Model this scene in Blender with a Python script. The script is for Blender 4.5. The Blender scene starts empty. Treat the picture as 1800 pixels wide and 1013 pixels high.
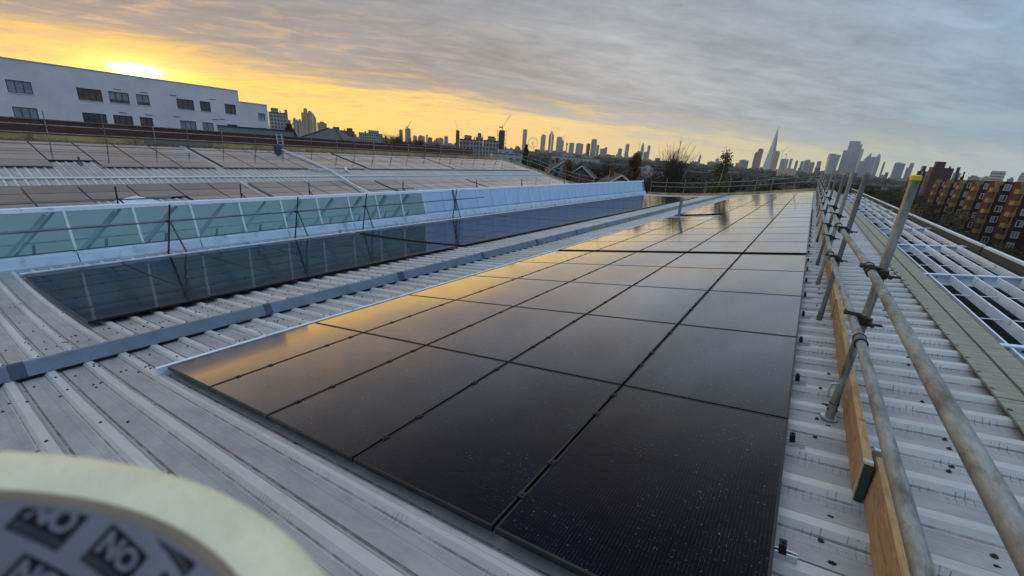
import bpy, math, random
from mathutils import Vector, Matrix
R_ = math.radians
random.seed(7)
scn = bpy.context.scene
COL = scn.collection

# ------------------------------------------------------------------ camera
cd = bpy.data.cameras.new("camera"); cam = bpy.data.objects.new("camera", cd); COL.objects.link(cam)
cd.sensor_width = 36.0; cd.lens = 739.138 / 1800 * 36
cd.clip_start = 0.01; cd.clip_end = 20000
cr = Vector((0.81719826, 0.57168121, 0.07326391)); cu = Vector((-0.23647652, 0.21664942, 0.94717574)); cw = Vector((-0.52560999, 0.79135556, -0.31223471))
cam.matrix_world = Matrix(((cr.x, cu.x, -cw.x, 0), (cr.y, cu.y, -cw.y, 0), (cr.z, cu.z, -cw.z, 0), (0, 0, 0, 1)))
cd.dof.use_dof = True; cd.dof.focus_distance = 4.0; cd.dof.aperture_fstop = 12.0
scn.camera = cam
# ------------------------------------------------------------------ view
scn.view_settings.view_transform = 'Standard'; scn.view_settings.look = 'None'
scn.view_settings.exposure = 0.0; scn.view_settings.gamma = 1.0
scn.render.engine = 'CYCLES'
scn.cycles.use_denoising = True
scn.cycles.max_bounces = 8; scn.cycles.transparent_max_bounces = 12
scn.cycles.volume_bounces = 1
scn.cycles.sample_clamp_indirect = 6.0
# ------------------------------------------------------------------ sun
SAZ, SEL = R_(-74.1), R_(4.45)
SD = Vector((math.sin(SAZ) * math.cos(SEL), math.cos(SAZ) * math.cos(SEL), math.sin(SEL)))
ld = bpy.data.lights.new("sun", 'SUN'); ld.energy = 0.75; ld.angle = R_(1.5); ld.color = (1.0, 0.62, 0.30)
lo = bpy.data.objects.new("sun", ld); COL.objects.link(lo); lo.rotation_euler = SD.to_track_quat('Z', 'Y').to_euler()

# ------------------------------------------------------------------ node helpers
class NT:
    def __init__(s, tree): s.t = tree
    def n(s, typ, **kw):
        nd = s.t.nodes.new(typ)
        for k, v in kw.items(): setattr(nd, k, v)
        return nd
    def lk(s, a, b): s.t.links.new(a, b)
    def put(s, sock, v):
        if hasattr(v, 'is_output'): s.t.links.new(v, sock)
        else: sock.default_value = v
    def m(s, op, a, b=None, c=None, clamp=False):
        nd = s.t.nodes.new('ShaderNodeMath'); nd.operation = op; nd.use_clamp = clamp
        s.put(nd.inputs[0], a)
        if b is not None: s.put(nd.inputs[1], b)
        if c is not None: s.put(nd.inputs[2], c)
        return nd.outputs[0]
    def v(s, op, a, b=None):
        nd = s.t.nodes.new('ShaderNodeVectorMath'); nd.operation = op
        s.put(nd.inputs[0], a)
        if b is not None: s.put(nd.inputs[3 if op == 'SCALE' else 1], b)
        return nd.outputs[1 if op in ('DOT_PRODUCT', 'LENGTH') else 0]
    def comb(s, x, y, z):
        nd = s.t.nodes.new('ShaderNodeCombineXYZ')
        for i, q in enumerate((x, y, z)): s.put(nd.inputs[i], q)
        return nd.outputs[0]
    def ramp(s, f, stops, interp='LINEAR'):
        nd = s.t.nodes.new('ShaderNodeValToRGB'); nd.color_ramp.interpolation = interp
        el = nd.color_ramp.elements
        while len(el) < len(stops): el.new(0.5)
        for e, (p, c) in zip(el, stops):
            e.position = p; e.color = (*c, 1) if len(c) == 3 else c
        s.put(nd.inputs[0], f); return nd.outputs[0]
    def mix(s, f, a, b, mode='MIX'):
        nd = s.t.nodes.new('ShaderNodeMix'); nd.data_type = 'RGBA'; nd.blend_type = mode
        s.put(nd.inputs[0], f)
        for i, q in ((6, a), (7, b)):
            if isinstance(q, (tuple, list)): q = (*q[:3], 1)
            s.put(nd.inputs[i], q)
        return nd.outputs[2]
    def noise(s, vec, scale, detail=4, rough=0.55, dist=0.0):
        nd = s.t.nodes.new('ShaderNodeTexNoise'); s.put(nd.inputs['Vector'], vec)
        nd.inputs['Scale'].default_value = scale; nd.inputs['Detail'].default_value = detail
        nd.inputs['Roughness'].default_value = rough; nd.inputs['Distortion'].default_value = dist
        return nd.outputs[0]
    def sstep(s, x, a, b):
        nd = s.t.nodes.new('ShaderNodeMapRange'); nd.interpolation_type = 'SMOOTHSTEP'
        s.put(nd.inputs[0], x); nd.inputs[1].default_value = a; nd.inputs[2].default_value = b
        return nd.outputs[0]

# ------------------------------------------------------------------ world
wd = bpy.data.worlds.new("World"); scn.world = wd; wd.use_nodes = True
W = NT(wd.node_tree); wd.node_tree.nodes.clear()
gen = W.n('ShaderNodeTexCoord').outputs['Generated']
sx = W.n('ShaderNodeSeparateXYZ'); W.lk(gen, sx.inputs[0]); X, Y, Z = sx.outputs
e = W.m('MAXIMUM', Z, 0.0)
hl = W.m('SQRT', W.m('ADD', W.m('ADD', W.m('MULTIPLY', X, X), W.m('MULTIPLY', Y, Y)), 1e-6))
c = W.m('DIVIDE', W.m('ADD', W.m('MULTIPLY', X, math.sin(SAZ)), W.m('MULTIPLY', Y, math.cos(SAZ))), hl)
p = W.m('MULTIPLY_ADD', c, 0.5, 0.5)
horizon = W.ramp(p, [(0, (.30, .36, .44)), (.52, (.50, .60, .60)), (.62, (.72, .70, .46)), (.78, (1.08, .83, .36)), (.89, (1.5, .95, .22)), (.95, (1.6, .97, .15)), (1, (1.6, .92, .11))])
deck = W.ramp(p, [(0, (.24, .30, .39)), (.52, (.29, .41, .48)), (.64, (.40, .46, .48)), (.78, (.48, .475, .455)), (.89, (.43, .40, .36)), (1, (.37, .31, .27))])
zen = W.ramp(p, [(0, (.27, .37, .52)), (.52, (.23, .37, .50)), (.66, (.34, .42, .48)), (.8, (.39, .42, .44)), (1, (.32, .325, .335))])
A40 = R_(42)
zz = W.m('ADD', e, 0.10)
px_ = W.m('DIVIDE', X, zz); py_ = W.m('DIVIDE', Y, zz)
u = W.m('ADD', W.m('MULTIPLY', px_, math.sin(A40)), W.m('MULTIPLY', py_, math.cos(A40)))
w = W.m('SUBTRACT', W.m('MULTIPLY', px_, math.cos(A40)), W.m('MULTIPLY', py_, math.sin(A40)))
n1 = W.noise(W.comb(W.m('MULTIPLY', u, .55), W.m('MULTIPLY', w, 1.45), 0.0), 1.0, 8, .60, .5)
n2 = W.noise(W.comb(W.m('MULTIPLY', u, 2.3), W.m('MULTIPLY', w, 4.4), 3.0), 1.3, 7, .64, .45)
n3 = W.noise(W.comb(W.m('MULTIPLY', u, .5), W.m('MULTIPLY', w, .5), 9.0), 1.0, 3, .5, .0)
nn = W.m('ADD', W.m('MULTIPLY', n1, .58), W.m('MULTIPLY', n2, .42))
c4 = W.m('POWER', W.m('MAXIMUM', c, 0.0), 5.0)
e2 = W.m('DIVIDE', e, W.m('MULTIPLY_ADD', c4, .45, 1.0))
t = W.m('ADD', e2, W.m('MULTIPLY', W.m('SUBTRACT', nn, .5), .22))
lift = W.m('MULTIPLY', W.sstep(c, .35, .75), .018)
t = W.sstep(W.m('SUBTRACT', t, lift), .025, .085)
topf = W.sstep(e, .10, .32)
upper = W.mix(topf, deck, zen)
contrast = W.m('MULTIPLY_ADD', W.m('SUBTRACT', nn, .5), 1.9, 1.0)
upper = W.mix(1.0, upper, W.comb(contrast, contrast, contrast), 'MULTIPLY')
# gaps of clear sky in the deck
sky = W.n('ShaderNodeTexSky'); sky.sky_type = 'NISHITA'; sky.sun_disc = False
sky.sun_elevation = SEL; sky.sun_rotation = SAZ
clear = W.mix(1.0, sky.outputs[0], (.10, .10, .10), 'MULTIPLY')
clear = W.mix(.75, clear, (.42, .60, .68))
gap = W.m('MULTIPLY', W.sstep(W.m('ADD', n3, W.m('MULTIPLY', n1, .5)), .80, .98), W.sstep(c, .75, .0))
upper = W.mix(gap, upper, clear)
wisp = W.m('MULTIPLY', W.sstep(n2, .50, .36), W.sstep(e, .035, .09))
horizon = W.mix(W.m('MULTIPLY', wisp, .38), horizon, deck)
col = W.mix(t, horizon, upper)
# warm undersides lit by the low sun
warm = W.m('MULTIPLY', W.m('MULTIPLY', c4, W.sstep(n2, .48, .68)), W.sstep(e, .33, .05))
col = W.mix(W.m('MULTIPLY', warm, .55), col, (1.05, .56, .14))
# brighter overhead (out of the picture)
hi = W.m('MULTIPLY_ADD', W.sstep(e, .42, .75), 1.25, 1.0)
col = W.mix(1.0, col, W.comb(hi, hi, W.m('MULTIPLY', hi, 1.04)), 'MULTIPLY')
# sun glow behind thin cloud
df = W.v('SUBTRACT', gen, tuple(SD)); df = W.v('MULTIPLY', df, (1, 1, 3.2))
q = W.v('DOT_PRODUCT', df, df)
def gl(sig, amp): return W.m('MULTIPLY', W.m('POWER', 2.71828, W.m('MULTIPLY', q, -1.0 / sig ** 2)), amp)
streak = W.m('MULTIPLY_ADD', n2, 2.4, -.2)
g1 = gl(.021, 18.0); g2 = W.m('MULTIPLY', gl(.065, 1.8), streak); g3 = W.m('MULTIPLY', gl(.30, .16), streak)
def addc(a, f, cc):
    v = W.v('SCALE', cc, f); return W.v('ADD', a, v)
col = addc(col, g1, (1.0, .80, .42)); col = addc(col, g2, (1.0, .62, .08)); col = addc(col, g3, (1.0, .60, .10))
bg = W.n('ShaderNodeBackground'); W.put(bg.inputs[0], col); bg.inputs[1].default_value = 1.0
wo = W.n('ShaderNodeOutputWorld'); W.lk(bg.outputs[0], wo.inputs[0])
wd.cycles.sampling_method = 'MANUAL'; wd.cycles.sample_map_resolution = 1024

# ------------------------------------------------------------------ materials
M = {}
def newmat(name):
    m = bpy.data.materials.new(name); m.use_nodes = True; m.node_tree.nodes.clear()
    N = NT(m.node_tree); b = N.n('ShaderNodeBsdfPrincipled'); o = N.n('ShaderNodeOutputMaterial'); N.lk(b.outputs[0], o.inputs[0])
    M[name] = m; return N, b, o
def pm(name, base, rough=.6, var=.15, scale=3., metal=0., bump=0., bscale=None, stretch=(1, 1, 1), spec=.5, dirt=None, dscale=2., dthr=(.55, .7), coat=0.):
    N, b, o = newmat(name)
    oc = N.n('ShaderNodeTexCoord').outputs['Object']
    vec = N.v('MULTIPLY', oc, stretch)
    n = N.noise(vec, scale, 6, .6)
    lo_ = tuple(x * (1 - var) for x in base); hi_ = tuple(min(1, x * (1 + var)) for x in base)
    colr = N.ramp(n, [(.3, lo_), (.7, hi_)])
    if dirt:
        d = N.sstep(N.noise(vec, dscale, 8, .65), *dthr); colr = N.mix(d, colr, dirt)
    N.put(b.inputs['Base Color'], colr); N.put(b.inputs['Roughness'], N.m('MULTIPLY_ADD', n, .2, rough - .1))
    b.inputs['Metallic'].default_value = metal; b.inputs['Specular IOR Level'].default_value = spec
    if bump:
        bp = N.n('ShaderNodeBump'); bp.inputs['Strength'].default_value = bump; bp.inputs['Distance'].default_value = .01
        N.put(bp.inputs['Height'], N.noise(vec, bscale or scale * 6, 6, .6)); N.lk(bp.outputs[0], b.inputs['Normal'])
    return M[name]

# corrugated sheet: weathered, with fine cross cracks in the coating, run stains down the slope
N, b, o = newmat('sheet')
oc = N.n('ShaderNodeTexCoord').outputs['Object']; sp = N.n('ShaderNodeSeparateXYZ'); N.lk(oc, sp.inputs[0]); ox, oy, oz = sp.outputs
big = N.noise(N.v('MULTIPLY', oc, (.35, 1.2, 1)), 1.0, 6, .6)
fine = N.noise(oc, 38., 6, .7)
run = N.noise(N.v('MULTIPLY', oc, (.8, 9., 1.)), 1.0, 6, .6)
cl = N.ramp(big, [(.3, (.41, .39, .365)), (.7, (.60, .575, .545))])
cl = N.mix(N.m('MULTIPLY', N.sstep(run, .55, .80), .55), cl, (.20, .19, .18))
cl = N.mix(N.m('MULTIPLY', N.sstep(fine, .45, .75), .35), cl, (.42, .42, .44))
# lap joints in the sheets: dark line along each rib's foot
ph = N.m('FRACT', N.m('DIVIDE', N.m('SUBTRACT', oy, .045), .325))
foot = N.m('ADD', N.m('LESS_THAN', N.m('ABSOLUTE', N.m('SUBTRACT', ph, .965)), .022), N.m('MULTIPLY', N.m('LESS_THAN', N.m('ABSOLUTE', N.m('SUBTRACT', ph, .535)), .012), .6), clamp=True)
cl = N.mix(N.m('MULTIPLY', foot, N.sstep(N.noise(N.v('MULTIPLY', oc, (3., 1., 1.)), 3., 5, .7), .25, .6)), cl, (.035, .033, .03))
line = N.m('LESS_THAN', N.m('ABSOLUTE', N.m('SUBTRACT', ph, .33)), .006)
cl = N.mix(N.m('MULTIPLY', line, .5), cl, (.06, .06, .06))
# cracks: thin dark ticks across the pan, patchy
jit = N.noise(oc, 14., 3, .6)
tick = N.m('LESS_THAN', N.m('FRACT', N.m('ADD', N.m('MULTIPLY', ox, 30.), N.m('MULTIPLY', jit, .55))), N.m('MULTIPLY_ADD', jit, .3, -.02))
patch = N.m('MULTIPLY', N.sstep(N.noise(N.v('MULTIPLY', oc, (1., 1.5, 1.)), 1.6, 4, .7), .44, .54), N.m('LESS_THAN', N.m('ABSOLUTE', N.m('SUBTRACT', ph, N.m('MULTIPLY_ADD', jit, .5, .20))), .11))
cl = N.mix(N.m('MULTIPLY', N.m('MULTIPLY', tick, patch), N.m('MULTIPLY', N.sstep(fine, .2, .6), .75)), cl, (.07, .065, .06))
# pan grime, rib flanks, stains and black speckle of lichen
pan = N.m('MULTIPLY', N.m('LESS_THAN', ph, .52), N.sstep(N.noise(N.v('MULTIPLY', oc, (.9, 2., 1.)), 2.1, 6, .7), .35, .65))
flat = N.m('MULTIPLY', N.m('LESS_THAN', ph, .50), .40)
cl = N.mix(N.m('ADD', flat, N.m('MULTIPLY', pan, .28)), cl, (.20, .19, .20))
flank_shade = N.m('MULTIPLY', N.m('GREATER_THAN', ph, .81), .45); cl = N.mix(flank_shade, cl, (.16, .16, .165))  # one flank of each rib darkened in colour as its shaded side
stn = N.sstep(N.noise(N.v('MULTIPLY', oc, (1.2, 3., 1.)), 2.6, 8, .75), .60, .72)
cl = N.mix(N.m('MULTIPLY', stn, .22), cl, (.12, .10, .085))
spk = N.sstep(N.noise(oc, 60., 4, .7), .64, .70)
pat2 = N.sstep(N.noise(oc, 1.3, 4, .7), .46, .60)
cl = N.mix(N.m('MULTIPLY', spk, pat2), cl, (.05, .048, .045))
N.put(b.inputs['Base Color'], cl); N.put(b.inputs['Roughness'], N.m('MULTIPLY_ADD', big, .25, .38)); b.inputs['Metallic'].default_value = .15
bp = N.n('ShaderNodeBump'); bp.inputs['Strength'].default_value = .35; bp.inputs['Distance'].default_value = .004
N.put(bp.inputs['Height'], N.m('ADD', fine, N.m('MULTIPLY', big, 2.))); N.lk(bp.outputs[0], b.inputs['Normal'])

# photovoltaic laminate
N, b, o = newmat('pv')
oc = N.n('ShaderNodeTexCoord').outputs['Object']; sp = N.n('ShaderNodeSeparateXYZ'); N.lk(oc, sp.inputs[0]); ox, oy, oz = sp.outputs
wire = N.m('LESS_THAN', N.m('FRACT', N.m('DIVIDE', N.m('ADD', ox, 5.), .0168)), .13)
ay = N.m('SUBTRACT', N.m('ABSOLUTE', oy), .009)
cgap = N.m('LESS_THAN', N.m('FRACT', N.m('DIVIDE', ay, .0945)), .022)
cgx = N.m('LESS_THAN', N.m('FRACT', N.m('DIVIDE', N.m('ADD', ox, .549), .183)), .012)
mid = N.m('LESS_THAN', N.m('ABSOLUTE', oy), .007)
loc = N.n('ShaderNodeObjectInfo').outputs['Location']; wp = N.v('ADD', oc, loc)
tone = N.noise(wp, .9, 3, .5)
cl = N.ramp(tone, [(.3, (.0045, .0035, .005)), (.7, (.004, .0045, .012))])
brk = N.sstep(N.noise(N.v('MULTIPLY', wp, (14., 55., 1.)), 1.0, 3, .7), .46, .60)
cl = N.mix(N.m('MULTIPLY', wire, N.m('MULTIPLY_ADD', brk, .5, .12)), cl, (.05, .052, .07))
cl = N.mix(N.m('MAXIMUM', N.m('MAXIMUM', cgap, cgx), mid), cl, (.002, .002, .003))
drop = N.m('MAXIMUM', N.sstep(N.noise(wp, 70., 3, .6), .66, .69), N.sstep(N.noise(wp, 27., 4, .7), .71, .735))
dpat = N.sstep(N.noise(wp, 2.2, 4, .7), .44, .62)
cl = N.mix(N.m('MULTIPLY', N.m('MULTIPLY', drop, dpat), .55), cl, (.30, .31, .34))
film = N.noise(N.v('MULTIPLY', wp, (2., 1., 1.)), 2.5, 7, .65)
N.put(b.inputs['Base Color'], cl); b.inputs['Specular IOR Level'].default_value = 0.0
N.put(b.inputs['Roughness'], N.m('ADD', N.m('MULTIPLY_ADD', film, .10, .03), N.m('MULTIPLY', drop, .3)))
b.inputs['Roughness'].default_value = .9; rgh = b.inputs['Roughness'].links[0].from_socket; N.t.links.remove(b.inputs['Roughness'].links[0])
bp = N.n('ShaderNodeBump'); bp.inputs['Strength'].default_value = .02; bp.inputs['Distance'].default_value = .01
N.put(bp.inputs['Height'], N.noise(wp, 1.7, 3, .5)); N.lk(bp.outputs[0], b.inputs['Normal'])
# anti-reflection glass: almost no mirror face-on, strong towards grazing
gl_ = N.n('ShaderNodeBsdfGlossy'); N.lk(rgh, gl_.inputs['Roughness']); N.lk(bp.outputs[0], gl_.inputs['Normal'])
lw = N.n('ShaderNodeLayerWeight'); lw.inputs['Blend'].default_value = .5; N.lk(bp.outputs[0], lw.inputs['Normal'])
fr = N.m('MULTIPLY_ADD', N.m('POWER', N.sstep(lw.outputs['Facing'], .15, 1.0), 2.5), .97, .004)
mx = N.n('ShaderNodeMixShader'); N.put(mx.inputs[0], fr); N.lk(b.outputs[0], mx.inputs[1]); N.lk(gl_.outputs[0], mx.inputs[2]); N.lk(mx.outputs[0], o.inputs[0])
N.put(gl_.inputs['Color'], N.ramp(N.noise(wp, .55, 3, .5), [(.32, (1.0, .92, .84)), (.5, (.96, .94, .96)), (.68, (.86, .90, 1.0))]))
frn = fr.node; pv2 = M['pv'].copy(); pv2.name = 'pv_dimmed'; pv2.node_tree.nodes[frn.name].inputs[1].default_value = .42; M['pv_dimmed'] = pv2  # copy of the laminate, mirror dimmed so the array below the skylight looks darker

pm('black_frame', (.011, .011, .012), .35, .3, 20, metal=.3)
pm('clamp', (.02, .02, .022), .4, .3, 30, metal=.5)
pm('aluminium', (.52, .53, .55), .38, .12, 8, metal=.75, bump=.1)
pm('galv', (.30, .30, .28), .45, .40, 14, metal=.5, bump=.45, bscale=70, stretch=(2.2, .5, .5), dirt=(.12, .10, .07), dscale=9., dthr=(.45, .72))
pm('galv_dark', (.15, .16, .155), .5, .3, 9, metal=.4, bump=.2, bscale=80, dirt=(.10, .085, .07), dscale=5.)
pm('rust_iron', (.045, .036, .030), .6, .4, 30, metal=.5, bump=.4, bscale=120)
pm('bright_steel', (.62, .63, .64), .3, .1, 10, metal=.8)
pm('yellow_cap', (.72, .50, .02), .45, .08, 12)
pm('orange_cap', (.62, .22, .03), .45, .08, 12)
pm('flashing', (.155, .19, .235), .42, .22, 2.5, metal=.25, dirt=(.10, .115, .14), dscale=1.3, bump=.15)
pm('flashing_dark', (.055, .07, .10), .45, .2, 6, metal=.2)
pm('white_metal', (.68, .73, .78), .42, .08, 3, dirt=(.40, .42, .43), dscale=3.)
pm('blue_panel', (.42, .58, .80), .38, .06, 1.2, dirt=(.27, .42, .62), dscale=.8, dthr=(.5, .9))
pm('kerb_white', (.46, .56, .66), .5, .1, 2, dirt=(.24, .25, .24), dscale=2.5, dthr=(.5, .75))
pm('seam', (.05, .06, .08), .6, .2, 5)
pm('grid_white', (.72, .79, .86), .5, .10, 4, dirt=(.34, .36, .36), dscale=6., bump=.15)
pm('moss_board', (.29, .275, .215), .85, .3, 5, bump=.5, bscale=40, stretch=(1.2, 5, 1), dirt=(.17, .165, .12), dscale=6., dthr=(.48, .8))
pm('groove', (.10, .095, .04), .9, .4, 8, bump=.5)
pm('concrete', (.055, .057, .055), .9, .25, 2, bump=.5, bscale=14, dirt=(.04, .04, .034), dscale=2.5)
pm('coping', (.62, .64, .64), .8, .15, 3, bump=.3)
pm('mossroof', (.026, .046, .014), .95, .5, 1.5, bump=.6)
pm('screw', (.03, .03, .03), .6, .3, 50)
pm('moss', (.025, .022, .016), .95, .5, 40, bump=.8)
pm('cable', (.012, .012, .013), .5, .2, 10)
pm('white_tube', (.66, .68, .70), .4, .06, 3)
pm('rust_wall', (.11, .045, .035), .9, .25, 1.2, bump=.2)
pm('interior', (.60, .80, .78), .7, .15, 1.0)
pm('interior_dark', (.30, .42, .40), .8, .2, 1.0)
pm('tarp', (.55, .62, .66), .6, .1, 2)
pm('bag', (.10, .07, .065), .8, .3, 4)
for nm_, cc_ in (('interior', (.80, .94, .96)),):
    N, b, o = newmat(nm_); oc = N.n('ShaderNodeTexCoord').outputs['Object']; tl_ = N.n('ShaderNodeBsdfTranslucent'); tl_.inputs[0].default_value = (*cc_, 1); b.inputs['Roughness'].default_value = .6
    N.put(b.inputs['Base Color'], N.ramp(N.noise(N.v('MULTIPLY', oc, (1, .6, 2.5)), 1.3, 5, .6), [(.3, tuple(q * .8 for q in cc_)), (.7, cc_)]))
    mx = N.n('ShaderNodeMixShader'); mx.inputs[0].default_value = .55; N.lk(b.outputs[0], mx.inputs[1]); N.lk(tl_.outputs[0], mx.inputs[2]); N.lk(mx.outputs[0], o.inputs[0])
# timber
N, b, o = newmat('timber')
oc = N.n('ShaderNodeTexCoord').outputs['Object']
g = N.noise(N.v('MULTIPLY', oc, (7., .8, 7.)), 6., 8, .6, 1.2)
cl = N.ramp(g, [(.25, (.19, .095, .03)), (.5, (.40, .235, .09)), (.75, (.52, .34, .15))])
kn = N.sstep(N.noise(oc, 9., 4, .7), .60, .70); cl = N.mix(kn, cl, (.15, .08, .04)); gr_ = N.sstep(N.noise(N.v('MULTIPLY', oc, (1., .35, 1.6)), 5., 7, .7), .45, .7); cl = N.mix(N.m('MULTIPLY', gr_, .55), cl, (.17, .13, .09))
N.put(b.inputs['Base Color'], cl); b.inputs['Roughness'].default_value = .75
bp = N.n('ShaderNodeBump'); bp.inputs['Strength'].default_value = .4; bp.inputs['Distance'].default_value = .004; N.put(bp.inputs['Height'], g); N.lk(bp.outputs[0], b.inputs['Normal'])
pm('timber_far', (.46, .32, .15), .85, .35, 1.2, dirt=(.17, .12, .07), dscale=.8)
pm('timber_grey', (.20, .17, .13), .85, .3, 1.2)
pm('green_paint', (.02, .05, .035), .6, .3, 10)
# teal glass: part mirror, part tinted clear
N, b, o = newmat('glass')
tr = N.n('ShaderNodeBsdfTransparent'); tr.inputs[0].default_value = (.80, .93, .98, 1)
oc = N.n('ShaderNodeTexCoord').outputs['Object']
b.inputs['Base Color'].default_value = (.26, .43, .47, 1); b.inputs['Roughness'].default_value = .05; b.inputs['IOR'].default_value = 1.6
mx = N.n('ShaderNodeMixShader'); N.put(mx.inputs[0], N.m('MULTIPLY_ADD', N.noise(oc, 1.5, 5, .6), .16, .06)); N.lk(tr.outputs[0], mx.inputs[1]); N.lk(b.outputs[0], mx.inputs[2]); N.lk(mx.outputs[0], o.inputs[0])
# bricks
def brickmat(name, c1, c2, mortar, sc, rough=.85, w=.5, h=.25, ms=.02):
    N, b, o = newmat(name)
    geo = N.n('ShaderNodeTexCoord').outputs['Object']; sp = N.n('ShaderNodeSeparateXYZ'); N.lk(geo, sp.inputs[0])
    vec = N.comb(N.m('ADD', sp.outputs[0], sp.outputs[1]), sp.outputs[2], 0.0)
    br = N.n('ShaderNodeTexBrick'); N.put(br.inputs['Vector'], vec); br.inputs['Scale'].default_value = sc
    br.inputs['Color1'].default_value = (*c1, 1); br.inputs['Color2'].default_value = (*c2, 1); br.inputs['Mortar'].default_value = (*mortar, 1)
    br.inputs['Mortar Size'].default_value = ms; br.inputs['Brick Width'].default_value = w; br.inputs['Row Height'].default_value = h
    n = N.noise(geo, .35, 6, .6)
    cl = N.mix(N.sstep(n, .35, .75), br.outputs['Color'], tuple(x * .85 for x in c1))
    N.put(b.inputs['Base Color'], cl); b.inputs['Roughness'].default_value = rough; return M[name]
brickmat('white_brick', (.80, .74, .74), (.86, .80, .80), (.64, .60, .60), 2.2)
brickmat('red_brick', (.070, .020, .016), (.085, .026, .02), (.05, .025, .02), 2.0)
brickmat('shaded_red_brick', (.035, .013, .012), (.045, .016, .014), (.03, .014, .013), 1.0)  # red brick darkened to paint in the shade on the end wall
pm('win_dark', (.06, .065, .07), .12, .4, .6)
pm('win_curtain', (.26, .28, .30), .35, .25, .8)
pm('win_brown', (.13, .085, .07), .4, .4, 1.0)
pm('win_frame', (.05, .052, .06), .5, .1, 2)
pm('frame_white', (.68, .68, .66), .5, .05, 2)
pm('ochre', (.30, .19, .065), .8, .15, 1.0)
pm('slate', (.055, .058, .065), .7, .2, 1.2, stretch=(1, 1, 6))
pm('render_grey', (.20, .22, .22), .8, .15, .8)
# far facades: storeys and bays as a pattern of the wall itself
def facade(name, wall, win, fh=3.2, bw=3.0, wf=.55, hf=.55, rough=.6, wr=.25):
    N, b, o = newmat(name)
    geo = N.n('ShaderNodeTexCoord').outputs['Object']; sp = N.n('ShaderNodeSeparateXYZ'); N.lk(geo, sp.inputs[0]); x_, y_, z_ = sp.outputs
    hx = N.m('FRACT', N.m('DIVIDE', N.m('ADD', N.m('ADD', x_, y_), 500.), bw)); hz = N.m('FRACT', N.m('DIVIDE', N.m('ADD', z_, 500.), fh))
    isw = N.m('MULTIPLY', N.m('LESS_THAN', hx, wf), N.m('LESS_THAN', hz, hf))
    nz = N.noise(geo, .8, 2, .5)
    wc = N.mix(N.sstep(nz, .35, .65), win, tuple(q * 1.9 for q in win))
    wl = N.mix(N.sstep(N.noise(geo, .06, 4, .6), .3, .7), wall, tuple(q * .75 for q in wall))
    N.put(b.inputs['Base Color'], N.mix(isw, wl, wc)); N.put(b.inputs['Roughness'], N.m('MULTIPLY_ADD', isw, wr - rough, rough))
    return M[name]
facade('f_grid', (.36, .35, .33), (.04, .045, .055), 2.6, 2.2, .62, .6)
facade('f_tan', (.30, .22, .16), (.16, .13, .11), 3.4, 4.0)
facade('f_pale', (.42, .42, .40), (.12, .12, .13), 3.2, 4.0)
facade('f_brown', (.10, .062, .042), (.05, .045, .045), 3.0, 4.0)
facade('f_grey', (.20, .20, .22), (.10, .105, .12), 3.6, 5.0)
facade('f_flats', (.27, .22, .17), (.045, .04, .04), 3.0, 2.6, .5, .62)
facade('f_brick', (.11, .04, .03), (.06, .03, .03), 3.0, 2.6, .25, .4)
facade('f_dark', (.075, .045, .04), (.03, .03, .03), 3.0, 2.2, .6, .5)
facade('f_glass', (.24, .31, .40), (.07, .11, .16), 4.0, 6.0, .7, .75, .35, .12)
facade('f_sunlit_peach', (.62, .46, .34), (.30, .22, .17), 3.0, 3.0)  # pale wall coloured peach to paint in the low sun on it
facade('f_strip', (.055, .038, .038), (.24, .25, .28), 60., 2.0, .30, .96)
facade('f_darkred', (.070, .024, .024), (.035, .018, .02), 2.8, 3.4, .4, .45)
facade('f_stripe', (.48, .47, .44), (.12, .12, .12), 3.0, 40., .97, .45)
facade('f_house', (.085, .055, .042), (.05, .05, .055), 2.7, 3.2, .4, .45)
facade('f_housewhite', (.26, .255, .25), (.05, .05, .055), 2.7, 2.6, .45, .5)
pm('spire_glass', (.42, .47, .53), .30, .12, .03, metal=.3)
pm('spire_shaded', (.14, .17, .21), .22, .12, .03, metal=.3)  # same spire glass, darkened to paint shade on its right-hand faces
pm('steel_far', (.16, .15, .15), .6, .1, 1)
pm('tile_roof', (.035, .027, .025), .8, .25, .8)
pm('barge_white', (.62, .62, .60), .7, .05, 1)
pm('bark', (.045, .034, .026), .9, .3, 4)
def leafmat(name, c1, c2):
    N, b, o = newmat(name)
    geo = N.n('ShaderNodeNewGeometry'); r = geo.outputs['Random Per Island']
    oi = N.n('ShaderNodeObjectInfo').outputs['Random']
    cl = N.ramp(r, [(0, c1), (1, c2)]); cl = N.mix(N.m('MULTIPLY', oi, .45), cl, tuple(q * .5 for q in c1))
    N.put(b.inputs['Base Color'], cl); b.inputs['Roughness'].default_value = .85; b.inputs['Specular IOR Level'].default_value = .2
leafmat('twig', (.040, .028, .019), (.085, .058, .038))
leafmat('leaf_olive', (.030, .032, .013), (.065, .060, .022))
leafmat('leaf_gold', (.11, .060, .012), (.20, .125, .025))
leafmat('leaf_rust', (.075, .030, .012), (.13, .058, .018))
leafmat('leaf_birch', (.075, .080, .020), (.16, .15, .04))
leafmat('leaf_dark', (.012, .018, .010), (.028, .034, .016))
N, b, o = newmat('ground')
oc = N.n('ShaderNodeTexCoord').outputs['Object']
g = N.noise(oc, .03, 8, .65); g2 = N.noise(oc, .4, 6, .65)
cl = N.ramp(g, [(.3, (.022, .022, .014)), (.5, (.05, .045, .038)), (.7, (.035, .038, .02))]); cl = N.mix(N.sstep(g2, .4, .7), cl, (.03, .026, .02))
N.put(b.inputs['Base Color'], cl); b.inputs['Roughness'].default_value = .95
leafmat('city', (.035, .032, .03), (.17, .16, .15))
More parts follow.
